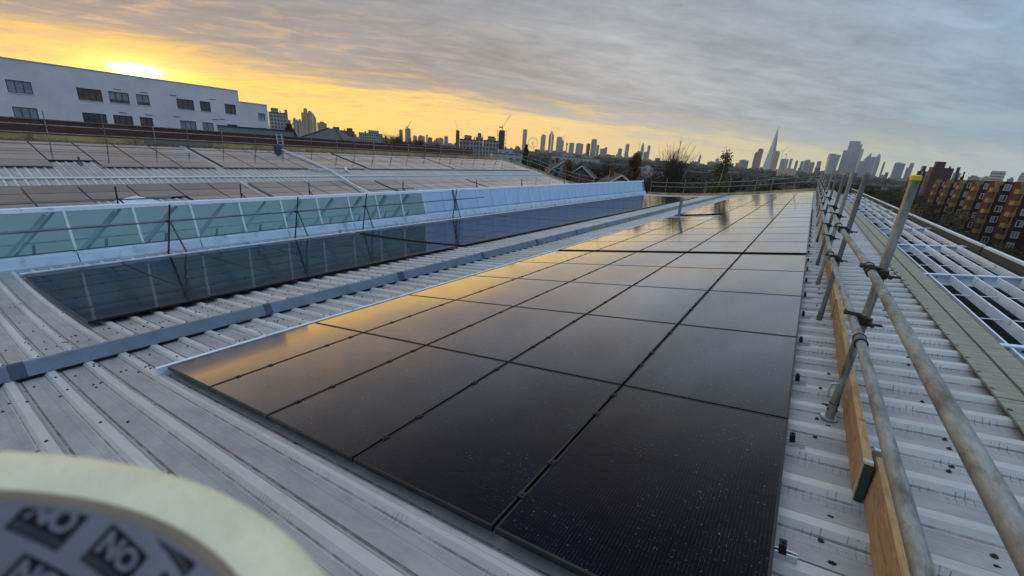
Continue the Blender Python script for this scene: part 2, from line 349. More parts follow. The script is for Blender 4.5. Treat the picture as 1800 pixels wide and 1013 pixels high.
# masking tape roll
pm('tape_cream', (.76, .70, .50), .8, .09, 60, bump=.3, bscale=400, dirt=(.58, .54, .40), dscale=90., dthr=(.5, .8))
pm('card_brown', (.20, .155, .115), .9, .2, 90, bump=.3, bscale=500)
pm('card_grey', (.30, .30, .33), .85, .12, 80)
pm('ink', (.012, .013, .016), .7, .2, 80)
pm('ink_grey', (.15, .15, .17), .8, .2, 80)

# ------------------------------------------------------------------ mesh helpers
class MB:
    def __init__(s): s.v = []; s.f = []; s.mi = []; s.mats = []; s.sm = []
    def mat(s, name):
        if name not in s.mats: s.mats.append(name)
        return s.mats.index(name)
    def poly(s, pts, faces, mat, smooth=False):
        k = len(s.v); mi = s.mat(mat); s.v += [tuple(q) for q in pts]
        for f in faces: s.f.append([i + k for i in f]); s.mi.append(mi); s.sm.append(smooth)
    def box(s, x0, x1, y0, y1, z0, z1, mat):
        s.poly([(x0, y0, z0), (x1, y0, z0), (x1, y1, z0), (x0, y1, z0), (x0, y0, z1), (x1, y0, z1), (x1, y1, z1), (x0, y1, z1)],
               [(3, 2, 1, 0), (4, 5, 6, 7), (0, 1, 5, 4), (1, 2, 6, 5), (2, 3, 7, 6), (3, 0, 4, 7)], mat)
    def tube(s, a, b2, r, mat, n=10, r2=None, caps=True, smooth=True):
        a = Vector(a); b2 = Vector(b2); d = (b2 - a)
        if d.length < 1e-6: return
        d.normalize(); e1 = d.orthogonal().normalized(); e3 = d.cross(e1); r2 = r if r2 is None else r2
        pts = []
        for q, rr in ((a, r), (b2, r2)):
            for i in range(n):
                t_ = 2 * math.pi * i / n; pts.append(q + rr * (math.cos(t_) * e1 + math.sin(t_) * e3))
        k = [(i, (i + 1) % n, n + (i + 1) % n, n + i) for i in range(n)]
        s.poly(pts, k, mat, smooth)
        if caps: s.poly(pts[:n], [tuple(range(n))[::-1]], mat); s.poly(pts[n:], [tuple(range(n))], mat)
    def extrude(s, prof, y0, y1, mat, closed=True):   # profile in x,z swept along y
        n = len(prof); pts = [(x, y0, z) for x, z in prof] + [(x, y1, z) for x, z in prof]
        rng = range(n if closed else n - 1)
        s.poly(pts, [(i, (i + 1) % n, n + (i + 1) % n, n + i) for i in rng], mat)
        if closed: s.poly(pts[:n], [tuple(range(n))[::-1]], mat); s.poly(pts[n:], [tuple(range(n))], mat)
    def bar(s, a, b2, w_, h_, mat, up=(0, 0, 1)):
        a = Vector(a); b2 = Vector(b2); d = (b2 - a).normalized(); sd = d.cross(Vector(up)).normalized(); uu = sd.cross(d)
        pts = [q + sd * i * w_ / 2 + uu * j * h_ / 2 for q in (a, b2) for i, j in ((-1, -1), (1, -1), (1, 1), (-1, 1))]
        s.poly(pts, [(3, 2, 1, 0), (4, 5, 6, 7), (0, 1, 5, 4), (1, 2, 6, 5), (2, 3, 7, 6), (3, 0, 4, 7)], mat)
    def mesh(s, name):
        me = bpy.data.meshes.new(name); me.from_pydata(s.v, [], s.f)
        for m_ in s.mats: me.materials.append(M[m_])
        me.polygons.foreach_set('material_index', s.mi); me.polygons.foreach_set('use_smooth', s.sm); me.update()
        return me
    def build(s, name, parent=None, loc=(0, 0, 0), rot=(0, 0, 0)):
        return link(name, s.mesh(name), parent, loc, rot)
def link(name, me, parent=None, loc=(0, 0, 0), rot=(0, 0, 0)):
    ob = bpy.data.objects.new(name, me); COL.objects.link(ob); ob.parent = parent; ob.location = loc; ob.rotation_euler = rot
    return ob
def tag(o_, label, cat, group=None, kind=None):
    if label: o_['label'] = label
    if cat: o_['category'] = cat
    if group: o_['group'] = group
    if kind: o_['kind'] = kind
    return o_
def thing(name, label, cat, loc=(0, 0, 0), rz=0, group=None):
    o_ = bpy.data.objects.new(name, None); COL.objects.link(o_); o_.location = loc; o_.rotation_euler = (0, 0, rz); o_.empty_display_size = .1
    return tag(o_, label, cat, group)
def copy_tree(o_, parent=None):
    c_ = o_.copy(); COL.objects.link(c_); c_.parent = parent
    for ch in list(o_.children): copy_tree(ch, c_)
    return c_
ORD = ['', 'front', 'second', 'third', 'fourth', 'fifth', 'sixth', 'seventh', 'eighth', 'ninth', 'tenth', 'eleventh', 'twelfth', 'thirteenth', 'fourteenth', 'fifteenth', 'sixteenth', 'seventeenth', 'eighteenth', 'nineteenth', 'twentieth', 'twenty first', 'twenty second', 'twenty third', 'twenty fourth', 'twenty fifth', 'twenty sixth', 'twenty seventh', 'twenty eighth']
def nth(k): return 'first' if k == 1 else ORD[k]
# ------------------------------------------------------------------ roof shape (x to the right, y along the roof)
def hermite(pts):
    xs = [p_[0] for p_ in pts]; zs = [p_[1] for p_ in pts]; n = len(xs)
    ms = []
    for i in range(n):
        a = max(0, i - 1); b_ = min(n - 1, i + 1); ms.append((zs[b_] - zs[a]) / (xs[b_] - xs[a]))
    def f(x):
        i = 0
        while i < n - 2 and x > xs[i + 1]: i += 1
        h = xs[i + 1] - xs[i]; t_ = (x - xs[i]) / h
        return ((2 * t_**3 - 3 * t_**2 + 1) * zs[i] + (t_**3 - 2 * t_**2 + t_) * h * ms[i] + (-2 * t_**3 + 3 * t_**2) * zs[i + 1] + (t_**3 - t_**2) * h * ms[i + 1])
    return f
near = hermite([(-15.7, -3.80), (-14.7, -3.775), (-11.9, -3.57), (-9.0, -3.245), (-6.85, -2.925), (-5.43, -2.711), (-3.6, -2.38), (0.0, -1.73), (1.6, -1.441)])
far = hermite([(-37.2, -1.49), (-34.0, -2.03), (-31.0, -2.55), (-29.3, -2.92), (-28.33, -3.20), (-26.08, -3.60), (-23.5, -3.90), (-21.0, -4.05), (-17.8, -4.02)])
Y0, Y1 = -3.2, 50.4
wh = thing('warehouse', 'long warehouse with curved corrugated metal roof under the solar arrays', 'building')
def sheets(zf, x0, x1, n):
    prof = [(0, 0), (.168, 0), (.200, .043), (.262, .043), (.292, 0), (.3049, 0), (.305, -.006), (.322, -.006), (.3225, 0)]
    mb = MB(); ys = []
    y = .045 - .325 * 10
    while y < Y1:
        for a, b_ in prof:
            if Y0 <= y + a <= Y1: ys.append((y + a, b_))
        y += .325
    xs = [x0 + (x1 - x0) * i / n for i in range(n + 1)]
    pts = [(x, yy, zf(x) + b_) for yy, b_ in ys for x in xs]; k = n + 1
    mb.poly(pts, [(j * k + i, j * k + i + 1, (j + 1) * k + i + 1, (j + 1) * k + i) for j in range(len(ys) - 1) for i in range(n)], 'sheet')
    return mb
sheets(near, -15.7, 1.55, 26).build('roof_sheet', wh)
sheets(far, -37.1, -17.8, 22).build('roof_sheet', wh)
# walls under the roof
mb = MB()
prof = [(x, near(x) - .12) for x in [1.55 - 17.25 * i / 20 for i in range(21)]]
prof2 = [(x, far(x) - .12) for x in [-17.8 - 19.3 * i / 20 for i in range(21)]]
top = [(1.55, near(1.55) - .12)] + prof[1:] + prof2
for yy in (Y0 + .02, Y1 - .02):
    pts = [(x, yy, z) for x, z in top] + [(x, yy, -15.2) for x, z in top]; n = len(top)
    mb.poly(pts, [(i, i + 1, n + i + 1, n + i) for i in range(n - 1)], 'red_brick')
mb.box(-37.5, -37.2, Y0, Y1, -15.2, -1.62, 'red_brick'); mb.box(3.0, 3.15, Y0, Y1, -15.2, -2.8, 'red_brick')
mb.box(1.725, 2.99, Y0 + .05, 50.2, -2.55, -2.45, 'mossroof'); mb.box(1.66, 1.72, Y0, 50.2, -2.8, -1.43, 'concrete')
mb.build('wall', wh)
# step flashing down the length of the roof
mb = MB(); capx = -6.82
def zc(x): return near(x)
mb.extrude([(capx, zc(capx) + .048), (capx - .075, zc(capx) + .200), (capx - .10, zc(capx) + .208), (capx - .42, zc(capx) + .03), (capx - .42, zc(capx) + .0)], Y0 + .1, Y1 - .1, 'flashing')
cf = mb.build('ridge_flashing', wh)
for yy in [.36, 3.12, 5.93, 8.78] + [11.6 + 2.85 * i for i in range(13)]:
    m2 = MB(); j = random.uniform(.10, .20)
    m2.extrude([(capx + .004, zc(capx) + .046), (capx - .072, zc(capx) + .203), (capx - .10, zc(capx) + .212), (capx - .40, zc(capx) + .045), (capx - .40, zc(capx) + .03)], yy - j / 2, yy + j / 2, 'flashing_dark' if yy < 30 else 'flashing')
    m2.build('joint_cover', cf)
# black strips that paint in the shaded gaps between ribs under the flashing
mb = MB(); y = .045 - .325 * 9
while y < Y1 - .4: mb.box(capx - .04, capx - .03, y, y + .2, zc(capx) - .006, zc(capx) + .06, 'cable'); y += .325
tag(mb.build('gap_shade_strip', wh), None, None, kind='stuff')
# kerb-side white trim between upper roof sheets on the far pitch
mb = MB(); mb.extrude([(-29.22, far(-29.2) + .05), (-29.22, far(-29.2) + .085), (-29.34, far(-29.36) + .09), (-29.34, far(-29.36) + .05)], Y0, Y1, 'aluminium'); mb.build('step_flashing', wh)
# roof screws
mb = MB()
for i in range(2600):
    yy = .045 + .325 * random.randint(-9, 110)
    kind = random.random()
    if kind < .62: x = random.choice([-7.35, -7.7, -8.25, -8.7]) + random.gauss(0, .03)
    elif kind < .8: x = random.choice([-6.5, -5.9]) + random.gauss(0, .05)
    elif yy < 1.2: x = random.choice([-9.7, -6.1, -4.5, -3.0, -10.5, -12]) + random.gauss(0, .04)
    else: x = random.choice([.44, 1.05]) + random.gauss(0, .02); yy += (0 if random.random() < .3 else 900)
    yy += random.choice([.244, .225, .262, .10, .05, .16]); onr = .195 < (yy - .045) % .325 < .268
    if yy > 60: continue
    z = near(x) + (.043 if onr else 0)
    s_ = .010
    mb.tube((x, yy, z - .002), (x, yy, z + .006), .013, 'screw', 6, smooth=False); mb.tube((x, yy, z + .004), (x, yy, z + .014), .006, 'screw', 6, smooth=False)
tag(mb.build('roof_screws', wh), None, None, kind='stuff')
# moss clumps round the fixings on the right strip
def blob(mb, x, y, z, rx, ry, h, mat, n=14):
    pts = [(x, y, z + h)]
    for ring in (.5, 1.0):
        for i in range(n):
            a = 2 * math.pi * i / n; q_ = ring * random.uniform(.35, 1.25)
            xx = x + rx * q_ * math.cos(a); yy = y + ry * q_ * math.sin(a)
            pts.append((xx, yy, near(xx) - near(x) + z + (h * .7 if ring < .9 else -.004)))
    f = [(0, 1 + i, 1 + (i + 1) % n) for i in range(n)] + [(1 + i, 1 + n + i, 1 + n + (i + 1) % n, 1 + (i + 1) % n) for i in range(n)]
    mb.poly(pts, f, mat, True)
mb = MB()
k = 0
for j in range(-3, 60):
    yy = 2.36 + .325 * j
    for x in (.475, 1.03):
        if random.random() < (.62 if x < .6 else .25): 
            s_ = random.uniform(.5, 1.0)
            zz_ = near(x) + (.043 if .18 < (yy - .045) % .325 < .288 else 0)
            blob(mb, x + random.gauss(0, .012), yy, zz_, .042 * s_, .026 * s_, .006, 'moss')
for i in range(70):
    x = random.uniform(-11, -2.0); yy = .045 + .325 * random.randint(-8, 3) + .30 ; blob(mb, x, yy, near(x) - .002, random.uniform(.02, .09), .012, .006, 'moss')
tag(mb.build('moss_patches', wh), None, None, kind='stuff')

# ------------------------------------------------------------------ solar panels
PW, PL = 1.134, 1.744
def frame_mesh():
    mb = MB(); a, b_ = PW / 2, PL / 2; t_ = .013
    for x0, x1, y0, y1 in ((-a, a, -b_, -b_ + t_), (-a, a, b_ - t_, b_), (-a, -a + t_, -b_ + t_, b_ - t_), (a - t_, a, -b_ + t_, b_ - t_)): mb.box(x0, x1, y0, y1, -.035, 0, 'black_frame')
    return mb.mesh('panel_frame')
def lam_mesh():
    mb = MB(); a, b_ = PW / 2 - .0125, PL / 2 - .0125; mb.box(-a, a, -b_, b_, -.008, -.0015, 'pv'); return mb.mesh('panel_laminate')
FR, LM = frame_mesh(), lam_mesh(); LM2 = LM.copy(); LM2.materials.clear(); LM2.materials.append(M['pv_dimmed'])
mb = MB(); a, b_ = PW / 2, PL / 2; t_ = .017
for x0, x1, y0, y1 in ((-a, a, -b_, -b_ + t_), (-a, a, b_ - t_, b_), (-a, -a + t_, -b_ + t_, b_ - t_), (a - t_, a, -b_ + t_, b_ - t_)): mb.box(x0, x1, y0, y1, -.035, 0, 'black_frame')
mb.box(-a + .016, a - .016, -b_ + .016, b_ - .016, -.008, -.0015, 'pv'); WHOLE = mb.mesh('solar_panel'); WHOLE2 = WHOLE.copy(); WHOLE2.materials[1] = M['pv_dimmed']
mb = MB(); mb.box(-.022, .022, -.022, .022, -.03, .006, 'clamp'); mb.tube((0, 0, .006), (0, 0, .012), .009, 'clamp', 8); mb.box(-.009, .009, -.022, .022, -.07, -.03, 'clamp'); CL = mb.mesh('clamp')
def panel(c_, s_, label, group, parts, clamps=(), dimmed=False):
    rot = (0, -s_, 0)
    if parts:
        t0 = thing('solar_panel', label, 'solar panel', c_, 0, group); t0.rotation_euler = rot
        link('frame', FR, t0); link('laminate', LM2 if dimmed else LM, t0)
        for yy in clamps: link('clamp', CL, t0, (-PW / 2 - .010, yy, 0))
    else: tag(link('solar_panel', WHOLE2 if dimmed else WHOLE, None, c_, rot), label, 'solar panel', group)
def rowv(r):   # start of row r along the roof
    return 1.322 + r * 1.762 + (.288 if r >= 5 else 0) + (.06 if r >= 10 else 0) + (.16 if r >= 15 else 0) + (.16 if r >= 20 else 0)
S1 = .17878
ribs = [.244 + .045 + .325 * k for k in range(-2, 160)]
cname = ['left edge column', 'second column from left', 'middle column', 'second column from right', 'right edge column']
for r in range(25):
    for q_ in range(5):
        if r == 11 and q_ in (0, 1): continue
        u_ = -5.517 + 1.154 * (q_ + .5); yc = rowv(r) + 1.762 / 2
        cl_ = [v_ - yc for v_ in ribs if abs(v_ - yc) < PL / 2 - .12 and int(round((v_ - .289) / .325)) % 3 != 0] if (q_ > 0 and r < 8) else ()
        rn = 'front row' if r == 0 else ('farthest row' if r == 24 else '%s row from the front' % nth(r + 1))
        panel((u_ * math.cos(S1), yc, -1.6091 + u_ * math.sin(S1)), S1, 'near array solar panel, %s, %s' % (rn, cname[q_]), 'solar panels of the big near array', r < 8, cl_)
cn2 = ['lowest strip', 'second strip up', 'middle strip', 'fourth strip up', 'top strip']
xx = -9.0
for q_ in range(5):
    x0 = xx; xm = x0 - .57; sl = (near(x0) - near(x0 - 1.14)) / 1.14; s_ = math.atan(sl); xm = x0 - .577 * math.cos(s_); zm = near(xm) + .125; xx = x0 - 1.154 * math.cos(s_)
    for r in range(25):
        rn = 'nearest' if r == 0 else ('farthest' if r == 24 else '%s from the near end' % nth(r + 1))
        cl_ = [v_ - rowv(r) - .881 for v_ in ribs if abs(v_ - rowv(r) - .881) < PL / 2 - .12 and int(round((v_ - .289) / .325)) % 2 == 0] if (r < 4 and q_ < 4) else ()
        panel((xm, rowv(r) + .881, zm), s_, 'panel below the skylight, %s, %s' % (cn2[q_], rn), 'solar panels below the glass skylight', r < 4, cl_, True)
A2END = xx
rest = []
def addp(x0, dirn, nrow, ys, skip, nm):
    xx_ = x0
    for j in range(nrow):
        dx = 1.154; xa, xb = xx_, xx_ + dirn * dx
        sl = (far(max(xa, xb)) - far(min(xa, xb))) / dx; s_ = math.atan(sl); xb = xx_ + dirn * dx * math.cos(s_); xm = (xa + xb) / 2
        for i, y_ in enumerate(ys):
            if (j, i) in skip: continue
            rest.append((math.hypot(xm, y_), nm, j, i, (xm, y_ + .891, far(xm) + .12), s_))
        xx_ = xb
ys3 = [1.408 + 1.782 * k for k in range(6)] + [12.5 + 1.782 * k for k in range(5)] + [21.8 + 1.782 * k for k in range(6)] + [32.7 + 1.782 * k for k in range(9)]
ys4 = [1.276 + 1.782 * k for k in range(6)] + [12.43 + 1.782 * k for k in range(6)] + [23.5 + 1.782 * k for k in range(6)] + [34.4 + 1.782 * k for k in range(8)]
addp(-28.33, 1, 5, ys3, {(j, i) for j in (2, 3, 4) for i in (2, 3)}, 3)
addp(-31.0, -1, 5, ys4, {(0, 2)}, 4)
vis = sorted([q_ for q_ in rest if not (q_[1] == 3 and q_[2] > 2)])[:46]; ids = {(q_[1], q_[2], q_[3]) for q_ in vis}
r3 = ['top strip below roof step', 'second strip below roof step', 'third strip below roof step']
r4 = ['first strip above roof step', 'second strip above roof step', 'third strip above roof step', 'fourth strip above roof step', 'highest strip']
stuffm = MB()
for d_, nm, j, i, cc, s_ in rest:
    if (nm, j, i) in ids:
        pl = 'at the near end' if i == 0 else '%s from the near end' % nth(i + 1)
        panel(cc, s_, 'panel behind the skylight, %s, %s' % ((r3 if nm == 3 else r4)[j], pl), 'solar panels behind the skylight', False)
    else:
        mt = Matrix.Translation(cc) @ Matrix.Rotation(-s_, 4, 'Y')
        for x0, x1, y0, y1 in ((-a, a, -b_, -b_ + t_), (-a, a, b_ - t_, b_), (-a, -a + t_, -b_ + t_, b_ - t_), (a - t_, a, -b_ + t_, b_ - t_)): pass
        w2, l2 = PW / 2, PL / 2
        for x0, x1, y0, y1, z0, z1, mn in ((-w2, w2, -l2, l2, -.035, -.004, 'black_frame'), (-w2 + .022, w2 - .022, -l2 + .022, l2 - .022, -.0035, 0, 'pv')):
            pts = [mt @ Vector(q_) for q_ in ((x0, y0, z0), (x1, y0, z0), (x1, y1, z0), (x0, y1, z0), (x0, y0, z1), (x1, y0, z1), (x1, y1, z1), (x0, y1, z1))]
            stuffm.poly(pts, [(3, 2, 1, 0), (4, 5, 6, 7), (0, 1, 5, 4), (1, 2, 6, 5), (2, 3, 7, 6), (3, 0, 4, 7)], mn)
tag(stuffm.build('distant_solar_panels'), 'mass of dull solar panels running away behind the skylight', 'solar panels', None, 'stuff')

# trims and rails of the arrays
mb = MB(); xe = -5.517 * math.cos(S1) - .012; ze = -1.6091 - 5.517 * math.sin(S1)
mb.extrude([(xe, ze + .006), (xe - .045, ze + .004), (xe - .047, ze - .11), (xe, ze - .11)], 1.24, 46.8, 'white_metal')
tag(mb.build('edge_trim'), 'long white metal edge strip down the left side of the big near array', 'trim')
mb = MB()
mb.bar((-5.43, 1.265, ze - .09), (.25, 1.265, -1.564 - .09), .03, .03, 'aluminium')
tag(mb.build('front_rail'), 'silver aluminium rail under the front edge of the big near array', 'rail')
mb = MB(); mb.extrude([(A2END - .01, near(A2END) + .10), (A2END - .01, near(A2END) + .15), (A2END - .06, near(A2END) + .155), (A2END - .06, near(A2END) + .04)], 1.28, 46.8, 'white_metal')
tag(mb.build('edge_trim'), 'pale metal edge strip between the skylight walkway and the dark array below it', 'trim')
mb = MB(); mb.extrude([(-30.97, far(-31) + .09), (-30.97, far(-31) + .12), (-30.93, far(-31) + .125), (-30.93, far(-31) + .09)], 1.2, 48.4, 'aluminium')
tag(mb.build('edge_trim'), 'thin white edge strip along the bottom of the upper array behind the skylight', 'trim')
# support rails under near arrays with their stub ends and black end clamps at the right edge
n_ = 0
for i, v_ in enumerate(ribs):
    if v_ < 1.4 or v_ > 24 or i % 3 == 0: continue
    if int(round((v_ - .289) / .325)) % 3 == 0: continue
    n_ += 1
    t0 = thing('mounting_rail', '%s silver rail stub at the right edge of the near array' % nth(n_) if n_ < 27 else 'silver mounting rail end at the far part of the near array', 'mounting rail', (.25, v_, -1.564), 0, 'mounting rail ends beside the near array')
    t0.rotation_euler = (0, -S1, 0)
    m2 = MB(); w_ = random.uniform(.07, .10)
    for yy in (-.014, .008): m2.box(-.12, w_, yy, yy + .006, -.070, -.042, 'bright_steel')
    m2.box(-.12, w_, -.014, .014, -.0755, -.070, 'bright_steel'); m2.build('rail', t0)
    m2 = MB(); m2.box(.004, .034, -.02, .02, -.045, .004, 'clamp'); m2.tube((.02, 0, .004), (.02, 0, .014), .008, 'clamp', 8); m2.build('end_clamp', t0)
# cable in the wide gap of the lower array
mb = MB()
pts = [(-9.1 - 1.0 * i * .56, rowv(5) - .16 + .02 * math.sin(i * 1.7), 0) for i in range(11)]
for p0, p1 in zip(pts, pts[1:]): mb.tube((p0[0], p0[1], near(p0[0]) + .07), (p1[0], p1[1], near(p1[0]) + .07), .03, 'cable', 8)
tag(mb.build('cable'), 'thick black cable lying in the wide gap of the array below the skylight', 'cable')

# ------------------------------------------------------------------ glass skylight ridge
sk = thing('skylight', 'long raised skylight of teal glass and pale blue panels along the roof', 'skylight')
mb = MB()
mb.extrude([(-15.60, -3.80), (-15.60, -3.72), (-15.72, -3.50), (-15.80, -3.435), (-15.86, -3.44), (-15.86, -3.85)], -3.0, 50.2, 'kerb_white'); mb.build('kerb', sk)
mb = MB(); mb.extrude([(-16.10, -2.43), (-16.135, -2.33), (-16.20, -2.31), (-17.6, -2.60), (-17.6, -2.66), (-16.16, -2.40)], -3.0, 50.2, 'white_metal'); mb.build('top_cap', sk)
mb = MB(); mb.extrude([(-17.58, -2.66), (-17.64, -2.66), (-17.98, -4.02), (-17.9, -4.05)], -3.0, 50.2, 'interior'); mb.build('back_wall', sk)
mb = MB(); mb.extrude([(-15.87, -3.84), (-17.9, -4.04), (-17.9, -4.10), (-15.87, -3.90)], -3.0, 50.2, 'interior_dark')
for yy in (-3.0, 50.1): mb.poly([(-15.8, yy, -3.5), (-16.12, yy, -2.42), (-17.6, yy, -2.62), (-17.95, yy, -4.02), (-15.8, yy, -3.9)], [(0, 1, 2, 3, 4)], 'blue_panel')
mb.build('floor', sk)
m0 = 2.47 - 1.425 * 4; ng = 13
fa, fb = Vector((-15.80, 0, -3.43)), Vector((-16.125, 0, -2.42)); fn = (fb - fa).cross(Vector((0, 1, 0))).normalized()
if fn.x < 0: fn = -fn
mb = MB(); gm = MB(); gm.poly([fa + Vector((0, .03, 0)), fa + Vector((0, 1.395, 0)), fb + Vector((0, 1.395, 0)), fb + Vector((0, .03, 0))], [(0, 1, 2, 3)], 'glass')
gmesh = gm.mesh('pane')
bm_ = MB(); 
o1 = fn * .012
bm_.poly([fa + Vector((0, .006, 0)) + o1, fa + Vector((0, 1.419, 0)) + o1, fb + Vector((0, 1.419, 0)) + o1, fb + Vector((0, .006, 0)) + o1, fa + Vector((0, .006, 0)) - o1, fa + Vector((0, 1.419, 0)) - o1, fb + Vector((0, 1.419, 0)) - o1, fb + Vector((0, .006, 0)) - o1],
         [(0, 1, 2, 3), (7, 6, 5, 4), (0, 4, 5, 1), (1, 5, 6, 2), (2, 6, 7, 3), (3, 7, 4, 0)], 'blue_panel'); bmesh_ = bm_.mesh('cladding_panel')
tr_ = MB()
for k_, yy in enumerate((.2, 1.2)):
    pass
tr_.bar((-16.9, .10, -3.9), (-16.7, 1.15, -2.60), .08, .08, 'white_metal'); tr_.bar((-17.2, .32, -3.9), (-17.1, 1.38, -2.60), .06, .06, 'white_metal')
tr_.bar((-17.0, 0.0, -3.05), (-17.0, 1.42, -3.05), .03, .07, 'white_metal'); tr_.bar((-17.3, 0, -3.45), (-17.3, 1.42, -3.45), .03, .03, 'white_metal')
tr_.bar((-16.5, .7, -3.9), (-16.3, .75, -3.3), .05, .05, 'interior_dark')
trm = tr_.mesh('truss')
mull = MB(); mull.bar(fa - fn * .02, fb - fn * .02 + (fb - fa) * .03, .055, .09, 'white_metal', up=fn); mum = mull.mesh('mullion')
y = m0
for k in range(37):
    if y + 1.425 > 50.2: break
    if k < ng:
        link('pane', gmesh, sk, (0, y, 0)); link('truss', trm, sk, (0, y, 0)); link('mullion', mum, sk, (fn.x * .03, y, fn.z * .03))
    else: link('cladding_panel', bmesh_, sk, (0, y, 0))
    y += 1.425
yend = y
mb = MB(); mb.bar(fa + fn * .035 + Vector((0, m0 + 1.425 * ng, 0)), fb + fn * .035 + Vector((0, m0 + 1.425 * ng, 0)), .07, .06, 'white_metal', up=fn); mb.build('end_mullion', sk); mb = MB()
mb.bar(fa + fn * .05 + Vector((0, 17.6, 0)), fb + fn * .05 + Vector((0, 17.6, 0)) + (fb - fa) * .06, .10, .08, 'flashing', up=fn); mb.build('joint_post', sk)
mb = MB(); y = m0 + 1.425 * ng
while y < yend + .1: mb.bar(fa + fn * .010 + Vector((0, y, 0)) - (fb - fa) * .06, fb + fn * .010 + Vector((0, y, 0)), .014, .012, 'seam', up=fn); y += 1.425
mb.bar(fa + fn * .016 + Vector((0, m0 + 1.425 * ng, .05)), fa + fn * .016 + Vector((0, yend, .05)), .012, .012, 'seam'); mb.bar(fb + fn * .016 + Vector((0, m0 + 1.425 * ng, -.02)), fb + fn * .016 + Vector((0, yend, -.02)), .012, .012, 'seam')
mb.bar((-15.79, m0, -3.425), (-15.79, m0 + 1.425 * ng, -3.425), .03, .012, 'seam')
tag(mb.build('seams', sk), None, None)
# black run marks on the kerb under the mullions are sealant joints
mb = MB()
for k in range(0, 34, 2):
    y = m0 + 1.425 * k; mb.bar((-15.60, y, -3.715), (-15.728, y, -3.49), .02, .012, 'seam')
mb.build('kerb_joints', sk)

# lifting eyes on the strip in front of the skylight
for i, yy in enumerate((9.9, 19.3, 27.5, 37.0)):
    t0 = thing('anchor_eye', 'dark anchor eye on the strip by the skylight, %s from the near end' % nth(i + 1), 'anchor', (-15.05, yy, near(-15.05)), 0, 'safety anchors beside the skylight')
    m2 = MB(); m2.box(-.06, .06, -.05, .05, .034, .05, 'galv_dark'); m2.tube((0, 0, .05), (0, 0, .12), .018, 'rust_iron', 8); m2.build('base', t0)
    m2 = MB()
    for k in range(12):
        a0, a1 = 2 * math.pi * k / 12, 2 * math.pi * (k + 1) / 12
        m2.tube((0, .055 * math.cos(a0), .17 + .055 * math.sin(a0)), (0, .055 * math.cos(a1), .17 + .055 * math.sin(a1)), .013, 'rust_iron', 6, caps=False)
    m2.build('ring', t0)
# post standing in the cleared bay of the near array
t0 = thing('vent_post', 'dark square post with blue foot standing in the far part of the near array', 'post', (-4.95, 21.55, near(-4.95)))
m2 = MB(); m2.box(-.055, .055, -.055, .055, -.0, .95, 'flashing'); m2.box(-.065, .065, -.065, .065, .95, .97, 'flashing_dark'); m2.build('post', t0)
m2 = MB(); m2.box(-.16, .16, -.16, .16, .02, .06, 'blue_panel'); m2.box(-.09, .09, -.09, .09, .06, .14, 'blue_panel'); m2.build('base_plate', t0)

# ------------------------------------------------------------------ boards, white grid and parapet on the right
for i in range(15):
    y0_ = -3.0 + 3.6 * i - .05; y1_ = min(y0_ + 3.585, 50.2)
    t0 = thing('capping_board', 'mossy capping length left of the white grid, %s from the near end' % nth(i + 1), 'capping', (0, y0_, 0), 0, 'mossy capping lengths on the right edge')
    L_ = y1_ - y0_; m2 = MB(); j1, j2 = random.uniform(-.004, .004), random.uniform(-.004, .004)
    m2.extrude([(1.42, -1.408 + j1), (1.42, -1.424 + j1), (1.572, -1.405), (1.572, -1.385)], 0, L_, 'moss_board'); m2.extrude([(1.60, -1.385), (1.60, -1.41), (1.757, -1.40), (1.757, -1.362 + j2)], 0, L_, 'moss_board'); m2.build('board', t0)
    m2 = MB(); m2.extrude([(1.5725, -1.394), (1.5725, -1.42), (1.5995, -1.42), (1.5995, -1.394)], 0, L_, 'groove'); m2.build('groove', t0)
    m2 = MB()
    for k in range(int(L_ / .325)): yy = .15 + k * .325; m2.tube((1.435, yy, -1.43), (1.435, yy, -1.400), .014, 'screw', 6)
    m2.build('screws', t0)
gz = lambda x: -1.43 + .165 * (x - 1.8)
gr = thing('steel_grid', 'white painted steel grid of beams and slats over the dark gutter roof', 'grid')
bys = [2.15, 5.75, 9.35, 12.95, 16.45, 20.05, 23.65, 27.3, 30.9, 34.5, 38.1, 41.7]
for y in [-1.45] + bys:
    mb = MB()
    mb.bar((1.76, y, gz(1.76) - .008), (3.02 if abs(y - 12.95) > .1 else 3.27, y, gz(3.02) - .008), .075, .016, 'grid_white')
    mb.bar((1.76, y + .028, gz(1.76) - .09), (3.0, y + .028, gz(3.0) - .09), .014, .15, 'grid_white'); mb.bar((1.76, y - .0, gz(1.76) - .172), (3.0, y - .0, gz(3.0) - .172), .075, .012, 'grid_white')
    for x in (2.0, 2.5): mb.tube((x, y + .015, gz(x) - .06), (x, y + .03, gz(x) - .06), .012, 'screw', 8)
    mb.build('beam', gr)
yy_ = [-1.45] + bys
for y0_, y1_ in zip(yy_, yy_[1:]):
    for x in (1.90, 2.15, 2.40, 2.645, 2.89):
        mb = MB(); mb.box(x - .010, x + .010, y0_ + .045, y1_ - .045, gz(x) - .135, gz(x) - .012, 'grid_white'); mb.build('slat', gr)
    for f_ in (1 / 3., 2 / 3.):
        y = y0_ + (y1_ - y0_) * f_; mb = MB(); mb.tube((1.80, y, gz(1.8) - .07), (3.0, y, gz(3.0) - .07), .008, 'bright_steel', 6); mb.build('tie_rod', gr)
pp = thing('parapet', 'stained concrete parapet with pale coping beyond the white steel grid', 'parapet wall')
mb = MB(); mb.box(3.03, 3.09, -3.1, 11.95, -2.80, -1.153, 'concrete'); mb.box(3.03, 3.09, 12.10, 50.3, -2.80, -1.153, 'concrete'); mb.build('wall', pp)
for a_, b2_ in ((-3.1, 11.93), (12.12, 30.0), (30.05, 50.3)):
    mb = MB(); mb.box(3.02, 3.10, a_, b2_, -1.150, -1.112, 'coping'); mb.build('coping', pp)
